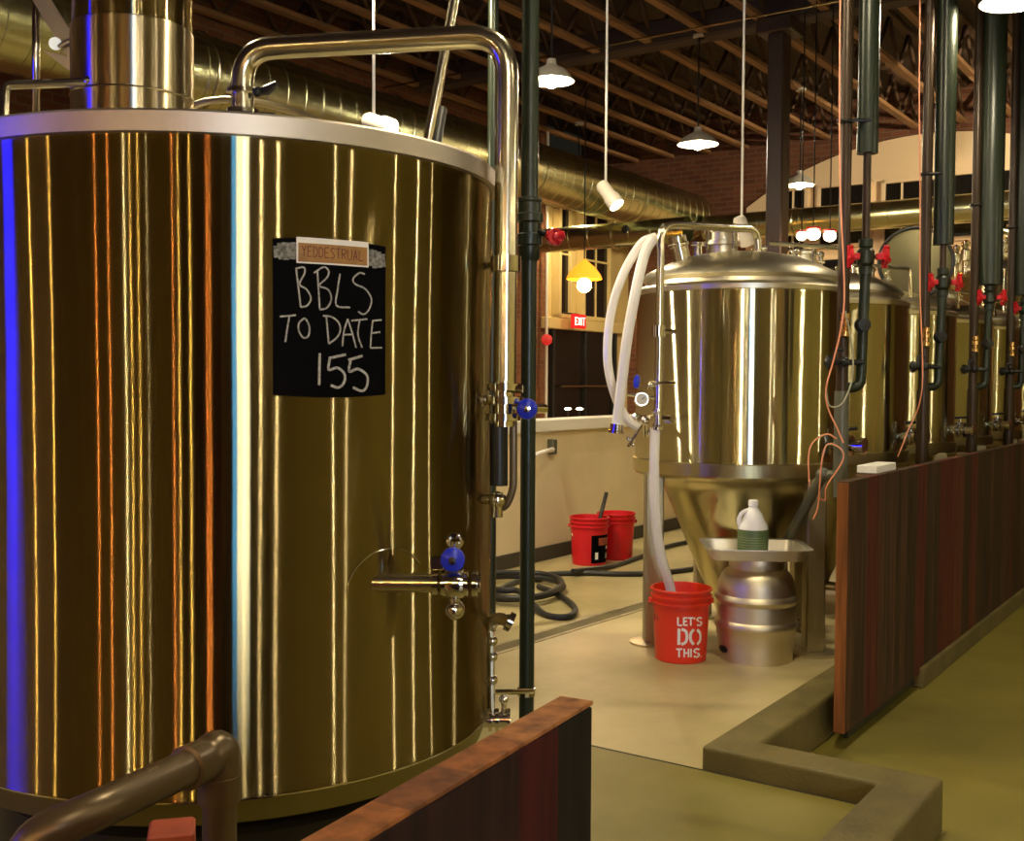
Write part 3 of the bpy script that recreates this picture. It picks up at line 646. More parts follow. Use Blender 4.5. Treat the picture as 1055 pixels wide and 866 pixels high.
ls = thing('label_strip', hit(341, 260, KC, KF), 'small tan name strip with white border at the top of the chalkboard', 'label')
patch(KC, KR, t0, t1, (z2+z3)/2, (z0+z1)/2, .006, .002, n=10).build('border', 'white_cap', ls)
ti = (t1-t0)*.022; hz = ((z0+z1)-(z2+z3))/2
patch(KC, KR, t0+ti, t1-ti, (z2+z3)/2+hz*.06, (z0+z1)/2-hz*.22, .0081, .0008, n=10).build('face', 'label_tan', ls)
def glyphs(word, x0, x1, yt0, yt1, hgt):
    G = {'Y': [[(0, 0), (.5, .5)], [(1, 0), (.5, .5)], [(.5, .5), (.5, 1)]], 'E': [[(0, 0), (0, 1)], [(0, 0), (1, 0)], [(0, .5), (.8, .5)], [(0, 1), (1, 1)]], 'D': [[(0, 0), (0, 1)], [(0, 0), (.7, .1), (1, .5), (.7, .9), (0, 1)]],
         'S': [[(1, .1), (.5, 0), (.05, .2), (.5, .5), (.95, .75), (.5, 1), (0, .9)]], 'T': [[(0, 0), (1, 0)], [(.5, 0), (.5, 1)]], 'R': [[(0, 0), (0, 1)], [(0, 0), (.9, .1), (.9, .4), (0, .5)], [(.3, .5), (1, 1)]],
         'U': [[(0, 0), (0, .8), (.5, 1), (1, .8), (1, 0)]], 'A': [[(0, 1), (.5, 0)], [(.5, 0), (1, 1)], [(.2, .65), (.8, .65)]], 'L': [[(0, 0), (0, 1)], [(0, 1), (1, 1)]]}
    out = []; n_ = len(word); w_ = (x1-x0)/n_
    for i, ch in enumerate(word):
        x = x0+w_*i; y = yt0+(yt1-yt0)*i/n_
        for st in G[ch]: out.append([(x+a_*w_*.7, y+b_*hgt) for a_, b_ in st])
    return out
g = MB(); ribbons(g, glyphs('YEDDESTRUAL', 285, 800, 150, 195, 85), .0019, KC, KF, .0092, cl); g.build('lettering', 'label_ink', ls)
# ------------------------------------------------------------------ FERMENTERS
TR = .57
def fermenter(C, label):
    C = Vector((C[0], C[1], 0))
    t = thing('fermenter', C, label, 'tank', 'conical fermenters in a row behind the fence')
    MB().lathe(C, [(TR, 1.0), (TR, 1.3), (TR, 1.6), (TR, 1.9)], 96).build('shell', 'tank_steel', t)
    MB().lathe(C, [(TR-.004, 1.895), (TR+.006, 1.90), (TR+.008, 1.925), (TR-.01, 1.94), (TR-.045, 1.945), (TR-.05, 1.965), (TR-.03, 1.985), (TR-.05, 2.02), (TR-.12, 2.055), (.33, 2.105), (.2, 2.13), (.0, 2.14)], 80).build('dome', 'satin_steel', t)
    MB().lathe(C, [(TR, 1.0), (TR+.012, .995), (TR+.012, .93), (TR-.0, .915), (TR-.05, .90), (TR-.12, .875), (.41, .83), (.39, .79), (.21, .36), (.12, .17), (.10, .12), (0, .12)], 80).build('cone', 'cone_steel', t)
    for k in range(4):
        p = C+Vector(((-.495, -.23, 0), (.32, -.445, 0), (.44, .30, 0), (-.10, .50, 0))[k])
        l = MB().box(p+Vector((0, 0, .47)), (.10, .10, .92)).build('leg', 'leg_steel', t)
        MB().lathe(p, [(0, 0), (.12, 0), (.125, .012), (.03, .02), (.03, .03), (0, .03)], 24).build('foot_plate', 'satin_steel', l)
    # manway
    mc = C+Vector((-.11, -.05, 2.07))
    mw = MB().lathe(mc, [(.085, 0), (.085, .10), (.10, .105), (.10, .125), (.085, .13), (.085, .17), (.095, .175), (.095, .19), (.05, .205), (0, .21)], 32).build('manway', 'satin_steel', t)
    for k in range(4): g = MB(); a = k*PI/2+.5; q = mc+Vector((math.cos(a), math.sin(a), 0))*.10; g.cyl(q+Vector((0, 0, .08)), q+Vector((0, 0, .20)), .010); g.sphere(q+Vector((0, 0, .20)), .015, n=10); g.build('manway_bolt', 'chrome', mw)
    # slanted side port
    q0 = C+Vector((-.33, -.12, 2.04)); ax = Vector((-.25, -.1, 1)).normalized()
    g = MB(); g.lathe(q0, [(.05, 0), (.05, .12), (.058, .125), (.058, .14), (.05, .145), (.05, .18), (.0, .185)], 24, axis=ax); g.build('top_port', 'steel', t); g = MB()
    g.lathe(C+Vector((-.22, .1, 2.06)), [(.03, 0), (.03, .13), (.04, .135), (.04, .15), (0, .155)], 16); g.build('top_port', 'steel', t)
    # dome pipework right side
    g = MB()
    for (dx, dy, h_) in ((.06, -.1, .12), (.12, -.05, .14), (.30, -.1, .12), (.42, -.12, .1)):
        b_ = C+Vector((dx, dy, 2.02)); g.cyl(b_, b_+Vector((0, 0, h_)), .013); g.lathe(b_+Vector((0, 0, h_*.6)), [(.012, -.008), (.026, -.006), (.026, .006), (.012, .008)], 16); g.sphere(b_+Vector((0, 0, h_)), .02, n=10)
    g.tube([C+Vector((.14, -.1, 2.185)), C+Vector((.56, -.12, 2.155)), C+Vector((.57, -.12, 1.97))], .013, 10, .03)
    g.build('dome_pipework', 'steel', t)
    # side valve facing the walkway
    a = math.radians(-38); d = Vector((math.cos(a), math.sin(a), 0)); p = C+d*(TR-.01)+Vector((0, 0, 1.09))
    g = MB(); g.lathe(p, [(.035, 0), (.035, .04), (.055, .042), (.055, .06), (.035, .062), (.035, .08), (.055, .082), (.055, .10), (.03, .102), (.03, .15), (.045, .152), (.045, .17), (0, .172)], 24, axis=d)
    g.cyl(p+d*.07+Vector((0, 0, .03)), p+d*.07+Vector((0, 0, .09)), .010); g.build('side_valve', 'chrome', t)
    g = MB(); g.tube([p+d*.075+Vector((-.05, 0, .085)), p+d*.075+Vector((.05, 0, .09))], .009, 8); g.build('valve_lever', 'black_metal', t)
    # outlet
    g = MB(); b0 = C+Vector((0, 0, .14)); g.lathe(b0, [(.035, 0), (.035, .06), (.05, .06), (.05, .03)], 20); g.tube([b0+Vector((0, 0, .02)), b0+Vector((0, 0, -.04)), b0+Vector((.28, -.25, -.04))], .03, 12, .06)
    g.sphere(b0+Vector((.3, -.27, -.03)), .045); g.tube([b0+Vector((.2, -.2, -.04)), b0+Vector((.24, -.34, .12))], .012, 8); g.build('outlet_valve', 'chrome', t)
    return t
TC = Vector((1.266, 6.26, 0)); tu, ta, _ = ua(TC); PT = 1.26
T1 = fermenter(TC, 'nearest conical fermenter, fully visible with red bucket and keg in front')
base = T1
labs = ['second fermenter of the row, directly behind the nearest one', 'third fermenter of the row, with an open round hatch lid on top', 'fourth fermenter of the row, behind the wide dark sleeved pipe', 'fifth fermenter of the row, at the right edge of the picture']
TS = [TC]
for k, lb in enumerate(labs):
    c = W(tu+PT*(k+1), ta); TS.append(c)
    copy_tree(base, Matrix.Translation(c), label=lb)
# extra parts of the nearest fermenter
g = MB()
x0 = atY(681, 300, 5.62); bot = atY(678, 438, 5.62); t1_ = atY(681, 231, 5.62); t2_ = atY(781, 236, 6.05); t3_ = Vector((t2_.x, t2_.y, 2.08))
g.tube([bot, t1_, t2_, t3_], .021, 14, .09); g.build('cleaning_pipe', 'steel', T1)
g = MB()
for y in (341,): p = atY(678.5, y, 5.62); g.lathe(p, [(.02, -.03), (.034, -.028), (.034, .028), (.02, .03)], 16); g.tube([p, p+Vector((.09, .05, 0))], .011, 8)
p = atY(678, 394, 5.62); g.tube([p-Vector((.04, 0, 0)), p+Vector((.09, .02, 0))], .008, 8); g.torus(p, .024, .006)
g.build('pipe_bracket', 'chrome', T1)
p = atY(661, 411, 5.6); g = MB(); g.lathe(p, [(0, -.02), (.034, -.02), (.038, -.015), (.038, .015), (.034, .02), (.032, .012), (0, .012)], 24, axis=(0, -1, 0)); g.tube([atY(646, 406, 5.62), atY(676, 410, 5.62)], .009, 8); g.sphere(atY(671, 398, 5.62), .022); gg = g.build('pressure_gauge', 'chrome', T1)
g = MB(); g.lathe(p, [(0, .0125), (.031, .0125)], 20, axis=(0, -1, 0)); g.build('gauge_face', 'lamp_enamel', gg)
g = MB(); q = p+Vector((0, -.014, 0)); g.tube([q, q+Vector((.014, 0, .012))], .002, 5); g.build('needle', 'black_rubber', gg)
p = atY(656, 393, 5.64); g = MB(); g.lathe(p, [(0, -.035), (.012, -.03), (.018, 0), (.012, .03), (0, .035)], 14, axis=(.1, 0, 1)); g.build('valve_handle', 'blue_plastic', T1)
g = MB()
for (x, y, r_) in ((655, 430, .022), (664, 434, .024), (677, 424, .024), (677, 440, .026), (668, 446, .018), (648, 452, .014), (652, 458, .012)): g.sphere(atY(x, y, 5.62), r_, n=12)
g.tube([atY(652, 430, 5.62), atY(690, 430, 5.66)], .012, 8); g.tube([atY(665, 430, 5.62), atY(665, 450, 5.62)], .01, 8); g.tube([atY(663, 434, 5.62), atY(647, 460, 5.62)], .007, 8); g.lathe(atY(677, 441, 5.62), [(.02, -.01), (.034, -.008), (.034, .008), (.02, .01)], 16)
g.tube([atY(668, 430, 5.62), Vector((.86, 5.95, 1.2))], .012, 8); g.build('sample_valve', 'chrome', T1)
# open hatch lid on third fermenter
hc_ = atY(943, 270, 7.95)
hl = thing('open_hatch_lid', (hc_.x, hc_.y, hc_.z-.24), 'large round dished hatch lid standing open on top of the third fermenter', 'lid')
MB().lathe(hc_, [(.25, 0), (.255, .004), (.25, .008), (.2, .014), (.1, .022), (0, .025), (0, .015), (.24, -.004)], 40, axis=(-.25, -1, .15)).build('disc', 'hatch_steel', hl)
MB().torus(hc_+Vector((0, -.01, 0)), .25, .013, (-.25, -1, .15), 40).build('gasket', 'black_rubber', hl)
MB().tube([hc_-Vector((.05, 0, .2)), hc_-Vector((.05, 0, .3))], .018, 10).tube([hc_-Vector((.05, .0, .3)), hc_-Vector((.15, .0, .3))], .014, 8).build('hinge', 'steel', hl)
# tall polished tank behind
bc = atY(1034, 300, 11.6); bc.z = 0; br_ = .58
bt = thing('bright_tank', bc, 'taller polished tank with clustered valves rising behind the row at right', 'tank')
MB().lathe(bc, [(br_, .6), (br_, 1.5), (br_, 2.55)], 64).build('shell', 'tank_steel', bt)
MB().lathe(bc, [(br_-.0, 2.55), (br_+.01, 2.56), (br_+.0, 2.6), (br_-.06, 2.66), (br_-.3, 2.74), (0, 2.78)], 48).build('dome', 'satin_steel', bt)
MB().lathe(bc, [(br_, .6), (br_-.1, .5), (0, .42)], 48).build('bottom', 'satin_steel', bt)
for k in range(3):
    a = k*2.1+.4; p = bc+Vector((math.cos(a), math.sin(a), 0))*.42; MB().cyl(p, p+Vector((0, 0, .6)), .05).build('leg', 'satin_steel', bt)
g = MB()
for (x, y, r_, h_) in ((985, 262, .045, .2), (995, 258, .05, .22), (1012, 248, .06, .16), (1024, 250, .05, .16), (1034, 252, .05, .12), (1040, 240, .035, .2)):
    p = atY(x, y, 11.35); g.lathe(p-Vector((0, 0, h_/2)), [(r_*.7, -.12), (r_*.7, 0), (r_, .01), (r_, h_*.5), (r_*.6, h_*.6), (r_*.9, h_*.7), (r_*.9, h_*.9), (0, h_)], 16)
g.tube([atY(1003, 240, 11.3), atY(1020, 234, 11.3), atY(1042, 240, 11.3)], .03, 10); g.build('valve_cluster', 'steel', bt)
# glowing balls with red caps stand for one glaring lamp on red things
for i, (x, y, r_) in enumerate(((826, 243, .09), (838, 241, .12), (855, 243, .11))):
    p = atY(x, y, 10.2)
    gl = thing('globe_lamp', p, ['small glowing globe lamp, leftmost of three above the tank top', 'glowing globe lamp, middle one of three above the tank top', 'glowing globe lamp, rightmost of three beside the bronze pipe'][i], 'lamp', 'globe lamps glowing behind the fermenter tops')
    r_ *= .68; MB().sphere(p, r_*.75, .9).build('globe', 'globe_glow', gl)
    MB().lathe(p, [(r_*.5, r_*.55), (r_*.8, r_*.5), (r_*.8, r_*.75), (0, r_*.9)], 16).build('cap', 'red_paint', gl); MB().tube([p+Vector((0, 0, r_*.8)), Vector((p.x, p.y, ZJ))], .006, 6).build('cord', 'black_metal', gl)
# ------------------------------------------------------------------ fences
def fence(name, p0, th, L, T, z0, z1, mt, label, z0far=None, step=None):
    FR = Matrix.Translation(p0) @ Matrix.Rotation(th, 4, 'Z')
    t = thing(name, p0, label, 'fence', frame=FR)
    if step is None: MB().box((L/2, T/2, (z0+z1)/2), (L, T, z1-z0)).build('board_panel', mt, t, FR)
    return t, FR
q = atZ(870, 763, -.06); qu, qa, _ = ua(q)
ZT = 1.014
fr, FRM = fence('wooden_fence', W(qu, qa), TH, 1, .044, -.06, ZT, 'fence_boards', 'long dark reclaimed board fence in front of the fermenters', step=1)
um = ua(atA(947, 712, qa))[0]-qu
g = MB()
g.add([(0, 0, -.03), (um, 0, -.03), (um, 0, .0), (11, 0, 0), (11, 0, ZT), (0, 0, ZT)]+[(0, .044, -.03), (um, .044, -.03), (um, .044, .0), (11, .044, 0), (11, .044, ZT), (0, .044, ZT)],
      [(0, 1, 2, 3, 4, 5), (11, 10, 9, 8, 7, 6), (0, 5, 11, 6), (5, 4, 10, 11), (4, 3, 9, 10), (3, 2, 8, 9), (2, 1, 7, 8), (1, 0, 6, 7)])
g.build('board_panel', 'fence_boards', fr, FRM)
MB().box((-.003, .022, .49), (.008, .046, 1.04)).build('end_board', 'near_boards', fr, FRM)
MB().box((.45+um*.3, .03, -.055), (um*1.2, .02, .055)).build('mounting_rail', 'black_metal', fr, FRM)  # black strip added where the raised panel leaves only a shadow gap
g = MB(); 
for k in range(6): g.box((.5+1.9*k, .085, .55), (.08, .08, .92))
g.build('post', 'joist_web', fr, FRM)
MB().box((.5+5, .07, ZT-.06), (9.6, .05, .09)).build('top_rail', 'joist_wood', fr, FRM)
o = MB().box(((qu+um+FU)/2, qa+.005, -.05), (FU-qu-um, .05, .1)).build('trim_6', 'kerb', frame=ROOM); struct(o, 'concrete kerb strip under the far part of the fence', 'kerb')
# junction white box on fence near (905,480)
p = W(qu+.62, qa+.07, ZT+.018); o = MB().box(p, (.30, .09, .035), ROOM.to_3x3()).build('wood_block', 'white_cap', loc=p); tag(o, 'small white block lying on the fence top beside its near end', 'block')
# near fence
e0 = atZ(611, 722, ZT); e1 = atZ(371, 866, ZT); dv = (e0-e1); th = math.atan2(dv.y, dv.x)
s0 = e0-dv.normalized()*2.6
NF = Matrix.Translation((s0.x, s0.y, 0)) @ Matrix.Rotation(th, 4, 'Z')
nf = thing('wooden_fence', (s0.x, s0.y, 0), 'near reddish board fence end in the foreground in front of the kettle', 'fence', frame=NF)
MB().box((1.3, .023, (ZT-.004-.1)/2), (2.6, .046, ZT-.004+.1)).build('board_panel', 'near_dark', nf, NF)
MB().box((1.3, .023, ZT-.002), (2.6, .046, .005)).build('cap_board', 'near_boards', nf, NF)  # thin sheet: cut board tops, coloured brighter as if lit from above
MB().box((1.2, .075, .45), (.09, .05, .94)).build('post', 'joist_web', nf, NF)
# ------------------------------------------------------------------ keg, tray, jug, bucket
kc = atY(778, 690, 5.72); kc.z = 0
kg = thing('beer_keg', kc, 'stainless steel beer keg standing right of the red bucket', 'keg')
KRr = .205
MB().lathe(kc, [(0, .03), (KRr-.03, .03), (KRr-.025, .0), (KRr-.018, .0), (KRr-.012, .07), (KRr-.012, .10), (KRr-.004, .13), (KRr-.002, .16), (KRr+.006, .17), (KRr+.010, .185), (KRr+.006, .2), (KRr-.004, .21), (KRr-.005, .29), (KRr+.004, .30), (KRr+.009, .315), (KRr+.004, .33), (KRr-.006, .34), (KRr-.010, .37), (KRr-.014, .40), (KRr-.026, .43), (KRr-.045, .455), (KRr-.075, .472), (.08, .478), (0, .478)], 64).build('body', 'keg_steel', kg)
MB().lathe(kc, [(KRr-.066, .465), (KRr-.064, .475), (KRr-.062, .52), (KRr-.067, .53), (KRr-.074, .525), (KRr-.076, .47)], 48).build('collar', 'keg_steel', kg)
hp = hit(745, 676, kc, lambda z: KRr-.010); an = math.atan2(hp.y-kc.y, hp.x-kc.x)
g = MB()
for dz, sx in ((0, 1),):
    vs = [(kc.x+math.cos(an+.20*math.cos(t))*(KRr-.008+.001), kc.y+math.sin(an+.20*math.cos(t))*(KRr-.008+.001), .062+.018*math.sin(t)) for t in [2*PI*i/20 for i in range(20)]]
    g.add(vs, [tuple(range(20))])
g.build('hand_slot', 'black_rubber', kg)
# tray: rounded rectangle
tz = .531; tc_ = Vector((atY(777, 575, 5.70).x, 5.70, tz)); ang = math.radians(-4)
def rrect(w, d, r, n=6):
    out = []
    for cx_, cy_, a0 in ((w/2-r, d/2-r, 0), (-w/2+r, d/2-r, PI/2), (-w/2+r, -d/2+r, PI), (w/2-r, -d/2+r, 1.5*PI)):
        for k in range(n+1): a = a0+PI/2*k/n; out.append((cx_+r*math.cos(a), cy_+r*math.sin(a)))
    return out
def shellr(c, rings, rot):
    g = MB(); vs = []; R_ = Matrix.Rotation(rot, 3, 'Z')
    for (w, d, r, z) in rings: vs += [c+R_ @ Vector((x, y, z)) for x, y in rrect(w, d, r)]
    n_ = len(rrect(1, 1, .1)); fs = []
    for k in range(len(rings)-1):
        for i in range(n_): j = (i+1) % n_; fs.append((k*n_+i, k*n_+j, k*n_+n_+j, k*n_+n_+i))
    fs.append(tuple(range(n_-1, -1, -1))); fs.append(tuple((len(rings)-1)*n_+i for i in range(n_)))
    return g.add(vs, fs)
ty = thing('metal_tray', tc_, 'shallow rounded metal tray lying on top of the keg', 'tray')
g = shellr(tc_, [(.46, .36, .05, 0), (.49, .39, .06, .052), (.535, .435, .07, .055), (.535, .435, .07, .06), (.485, .385, .055, .057), (.455, .355, .045, .005)], ang); g.build('pan', 'tray_metal', ty)
jc = Vector((atY(775.5, 570, 5.66).x, 5.66, tz+.006))
jg = thing('plastic_jug', jc, 'white plastic gallon jug with green label standing on the tray', 'jug')
jr = .076
MB().lathe(jc, [(0, 0), (jr-.006, 0), (jr, .008), (jr, .14), (jr-.003, .155), (jr-.02, .185), (.045, .215), (.028, .24), (.022, .25), (.022, .262), (0, .262)], 40).build('bottle', 'jug_white', jg)
MB().lathe(jc, [(jr+.001, .012), (jr+.0015, .02), (jr+.0015, .132), (jr+.001, .138)], 40).build('label_band', 'jug_label', jg)
g = MB()
for z in (.05, .062, .075, .088, .1): g.torus(jc+Vector((0, 0, z)), jr+.0015, .0012, n=40, k=5)
g.build('label_stripe', 'jug_line', jg)
MB().lathe(jc, [(0, .285), (.021, .285), (.025, .28), (.025, .255), (0, .255)], 24).build('cap', 'white_ink', jg)
g = MB(); g.tube([jc+Vector((-.02, -.01, .235)), jc+Vector((-.06, -.01, .225)), jc+Vector((-.078, -.01, .18)), jc+Vector((-.066, -.01, .145))], .011, 10, .03); g.build('handle', 'jug_white', jg)
# buckets
def bucket(c, label, mt, rt=.158, rb=.130, h=.37, grp=None, handle=True):
    c = Vector((c[0], c[1], 0)); t = thing('plastic_bucket', c, label, 'bucket', grp)
    rf = lambda z: rb+(rt-.01-rb)*z/h
    prof = [(0, .0), (rb-.004, 0), (rb, .005), (rf(.27), .27)]
    MB().lathe(c, [(0, .012), (rb-.006, .012), (rf(h)-.004, h-.002), (rf(h)+.006, h), (rt, h-.004), (rt, h-.012), (rf(.35), h-.016), (rf(.33), .335), (rt-.001, .333), (rt-.001, .325), (rf(.32), .322), (rf(.3), .305), (rt-.002, .303), (rt-.002, .293), (rf(.29), .29), (rf(.27), .27), (rb, .005), (rb-.004, 0), (0, 0)], 56).build('body', mt, t)
    if handle:
        g = MB()
        g.tube([c+Vector((-(rt+.004), 0, .30)), c+Vector((-(rt*.8), -.09, .21)), c+Vector((0, -(rt+.012), .168)) if False else c+Vector((-(rt*.5), .14, .19)), c+Vector((rt*.5, .145, .19)), c+Vector((rt+.004, 0, .30))], .003, 6, .05)
        g.build('handle', 'steel', t)
        g = MB()
        for s_ in (-1, 1): g.cyl(c+Vector((s_*(rt-.01), 0, .30)), c+Vector((s_*(rt+.008), 0, .30)), .014)
        g.build('handle_lug', mt, t)
    return t, rf
bc_ = atY(701, 685, 5.70); b1, rf1 = bucket((bc_.x, 5.70), 'bright red orange bucket lettered LETS DO THIS with a white hose in it', 'bucket_red')
BC = Vector((bc_.x, 5.70, 0))
cb_ = lambda x, y: (580+x/4.33, 500+y/4.33)
LT = [[(513, 587), (513, 623)], [(513, 623), (532, 623)], [(539, 587), (539, 623)], [(539, 590), (556, 590)], [(539, 605), (553, 605)], [(539, 622), (556, 622)], [(558, 590), (582, 590)], [(570, 592), (570, 624)], [(587, 588), (586, 597)],
      [(618, 592), (605, 589), (597, 597), (605, 605)], [(609, 606), (618, 613), (610, 623), (597, 621)]]
g = MB(); ribbons(g, LT, .0085, BC, rf1, .0012, cb_)
DO = [[(518, 638), (517, 710)], [(529, 640), (548, 650), (553, 674), (547, 698), (528, 708)], [(583, 641), (570, 660), (570, 690), (583, 708)], [(598, 642), (611, 660), (611, 690), (598, 708)]]
ribbons(g, DO, .015, BC, rf1, .0013, cb_)
TH_ = [[(505, 729), (532, 729)], [(518, 732), (518, 765)], [(541, 727), (541, 765)], [(560, 727), (560, 765)], [(544, 746), (557, 746)], [(571, 727), (571, 765)], [(608, 731), (593, 728), (584, 738), (594, 746)], [(598, 747), (608, 754), (598, 764), (583, 761)], [(615, 760), (615, 765)]]
ribbons(g, TH_, .0088, BC, rf1, .0012, cb_); g.build('lettering', 'white_ink', b1)
g = MB(); ribbons(g, [[(403, 570), (404, 640)], [(410, 572), (411, 600)]], .010, BC, rf1, .0012, cb_); g.build('dark_label', 'slate', b1)
pb1 = atZ(608, 583, 0)+Vector((0, .13, 0)); b2, rf2 = bucket((pb1.x, pb1.y), 'dark red bucket with a square sticker near the partition wall', 'bucket_dark_red')
pb2 = atZ(633, 577, 0)+Vector((0, .13, 0)); b3, rf3 = bucket((pb1.x+.235, pb1.y+.27), 'dark red bucket half hidden behind the stickered one', 'bucket_dark_red')
B2 = Vector((pb1.x, pb1.y, 0)); ck = lambda x, y: (590+x/10.83, 510+y/10.83)
def stick(x0, x1, y0, y1, mt, nm, off):
    a, za = px2c(*ck(x0, y0), B2, rf2); b, zb = px2c(*ck(x1, y1), B2, rf2)
    g = MB(); n_ = 6; vs = []
    for z in (zb, za):
        for i in range(n_+1): t = a+(b-a)*i/n_; r = rf2(z)+off; vs.append((B2.x+math.cos(t)*r, B2.y+math.sin(t)*r, z))
    g.add(vs, [(i, i+1, n_+2+i, n_+1+i) for i in range(n_)]); return g.build(nm, mt, b2)
stick(210, 405, 450, 735, 'slate', 'sticker', .002); stick(290, 385, 480, 540, 'red_iron', 'sticker_patch', .003); stick(250, 280, 640, 715, 'white_ink', 'sticker_mark', .003); stick(360, 385, 640, 690, 'chalk', 'sticker_mark', .003); stick(365, 430, 565, 588, 'white_ink', 'sticker_mark', .003)
g = MB(); a = atY(611, 528, pb1.y); g.tube([Vector((pb1.x+.02, pb1.y, .10)), atY(625, 507, pb1.y+.05)], .016, 10)
g.build('tool_handle', 'black_rubber', loc=a); tag(bpy.context.scene.objects[-1] if False else COL.objects['tool_handle'], 'short dark tool handle sticking out of the stickered bucket', 'tool')
# ------------------------------------------------------------------ hoses
def hose(pts, r, mt, label, cat='hose', name='hose', ends=None, n=10):
    P = spline(pts, 8); c = P[len(P)//2]
    if ends:
        t = thing(name, c, label, cat); MB().tube(P, r, n).build('tube', mt, t)
        e_ = P[-1]; d = (P[-1]-P[-2]).normalized(); g = MB(); g.lathe(e_, [(r, -.03), (r+.006, -.03), (r+.006, 0), (r+.012, .002), (r+.012, .014), (r-.005, .016), (r-.005, .0)], 20, axis=d); g.build('coupling', 'chrome', t); return t
    o = MB().tube(P, r, n).build(name, mt, loc=c); return tag(o, label, cat)
Yh = 5.50
hose([atY(672, 247, Yh+.14), atY(664, 262, Yh+.1), atY(655, 300, Yh+.02), atY(646, 350, Yh), atY(640, 400, Yh), atY(635, 443, Yh)], .027, 'white_hose', 'white hose hanging straight beside the nearest fermenter, ending in a steel coupling', ends=1)
hose([atY(675, 244, Yh+.2), atY(660, 252, Yh+.16), atY(641, 285, Yh+.12), atY(629, 325, Yh+.12), atY(626, 370, Yh+.12), atY(633, 405, Yh+.12), atY(645, 430, Yh+.12), atY(657, 440, Yh+.13)], .023, 'white_hose', 'white hose bowing out to the left behind the straight hanging one')
hose([atY(675, 441, 5.62), atY(674, 480, 5.6), atY(675, 530, 5.6), atY(681, 572, 5.62), atY(690, 603, 5.66), atY(694, 625, 5.68)], .026, 'white_hose', 'white hose running from the fermenter down into the red bucket')
def fl(px, py, z=.02): return atZ(px, py, z)
hose([fl(500, 615), fl(530, 600), fl(560, 592), fl(600, 590), fl(640, 591), fl(678, 590), fl(720, 585)], .02, 'black_rubber', 'black hose running along the floor from the coil past the red buckets')
hose([fl(590, 588, .05), fl(630, 583, .02), fl(660, 573), fl(690, 562), fl(720, 556)], .018, 'black_rubber', 'black hose passing in front of the two dark red buckets')
coil = []
for k in range(44):
    t = k/43*2*PI*2.6; p = fl(533, 606, .02+.0*k); coil.append(p+Vector((math.cos(t+1)*(.32-.03*k/43), math.sin(t+1)*(.42+.1*math.sin(k*.3)), .0+.032*k/44*2)))
coil += [fl(560, 632), fl(585, 635), fl(592, 626), fl(575, 612), fl(555, 604)]
hose(coil, .02, 'black_rubber', 'coil of black hose on the floor behind the dark green post')
# ------------------------------------------------------------------ posts and utility drops
def vline(px, py, Y): p = atY(px, py, Y); return p.x, p.y
x, y = vline(545, 300, 3.9)
gp = thing('service_post', (x, y, 0), 'dark green vertical service pipe right of the kettle with ringed coupling', 'pipe')
zc = atY(545, 262, 3.9).z
MB().cyl((x, y, .0), (x, y, zc), .0265, n=24).build('lower_pipe', 'dark_pipe', gp)
MB().cyl((x, y, zc), (x, y, 5.39), .030, n=24).build('upper_pipe', 'dark_pipe', gp)
g = MB(); zz = atY(545, 236, 3.9).z
g.lathe((x, y, zz), [(.03, -.11), (.036, -.10), (.036, -.06), (.045, -.055), (.045, -.02), (.038, -.015), (.038, .02), (.048, .025), (.048, .05), (.04, .055), (.04, .09), (.044, .095), (.044, .105), (.03, .11)], 28); g.build('coupling', 'dark_pipe', gp)
g = MB(); rv = atY(572, 244, 3.85); g.tube([Vector((x, y, zz-.0)), rv], .010, 8); g.build('valve_stem', 'black_metal', gp)
g = MB()
for k in range(5): a = k*2*PI/5+.3; g.tube([rv, rv+Vector((math.cos(a)*.034, -.005, math.sin(a)*.026))], [.012, .014], 8)
g.sphere(rv, .02); g.lathe(rv, [(0, -.012), (.03, -.01), (.03, .01), (0, .012)], 10, axis=(.4, -1, 0)); g.build('valve_wheel', 'red_paint', gp)
g = MB(); g.lathe((x, y, atY(540, 712, 3.9).z), [(.0265, -.015), (.033, -.013), (.033, .013), (.0265, .015)], 24); g.build('pipe_clamp', 'chrome', gp)
x, y = vline(508, 100, 6.3)
o = MB().cyl((x, y, 0), (x, y, 5.39), .03, n=20).build('service_pipe', 'dark_pipe', loc=(x, y, 0)); tag(o, 'plain dark green pipe rising behind the steel wash pipe', 'pipe')
a = atY(470, -10, 5.0); b = atY(440, 150, 5.0); dr_ = (b-a); bot_ = a+dr_*((a.z-.0)/(-dr_.z)); top_ = a-dr_*((5.39-a.z)/(-dr_.z))
it = thing('slanted_pipe', bot_, 'slanted steel pipe leaning behind the kettle rim', 'pipe')
MB().tube([top_, bot_], .024, 14).build('tube', 'steel', it)
MB().tube([atY(455, 112, 5.05), atY(448, 152, 5.0)], .026, 12).build('grip', 'black_rubber', it)
# thin white riser with red wheel by brick
pw = atA(563, 350, 8.45); 
tr_ = thing('wall_riser', (pw.x, pw.y, 0), 'thin pale riser pipe with dark red wheel against the brick wall', 'pipe')
MB().cyl((pw.x, pw.y, 0), (pw.x, pw.y, 4.86), .022).build('tube', 'lamp_enamel', tr_)
q = Vector((pw.x, pw.y-.06, pw.z)); MB().lathe(q, [(0, -.03), (.08, -.02), (.08, .02), (0, .03)], 10, axis=(.2, -1, 0)).build('valve_wheel', 'bucket_dark_red', tr_)

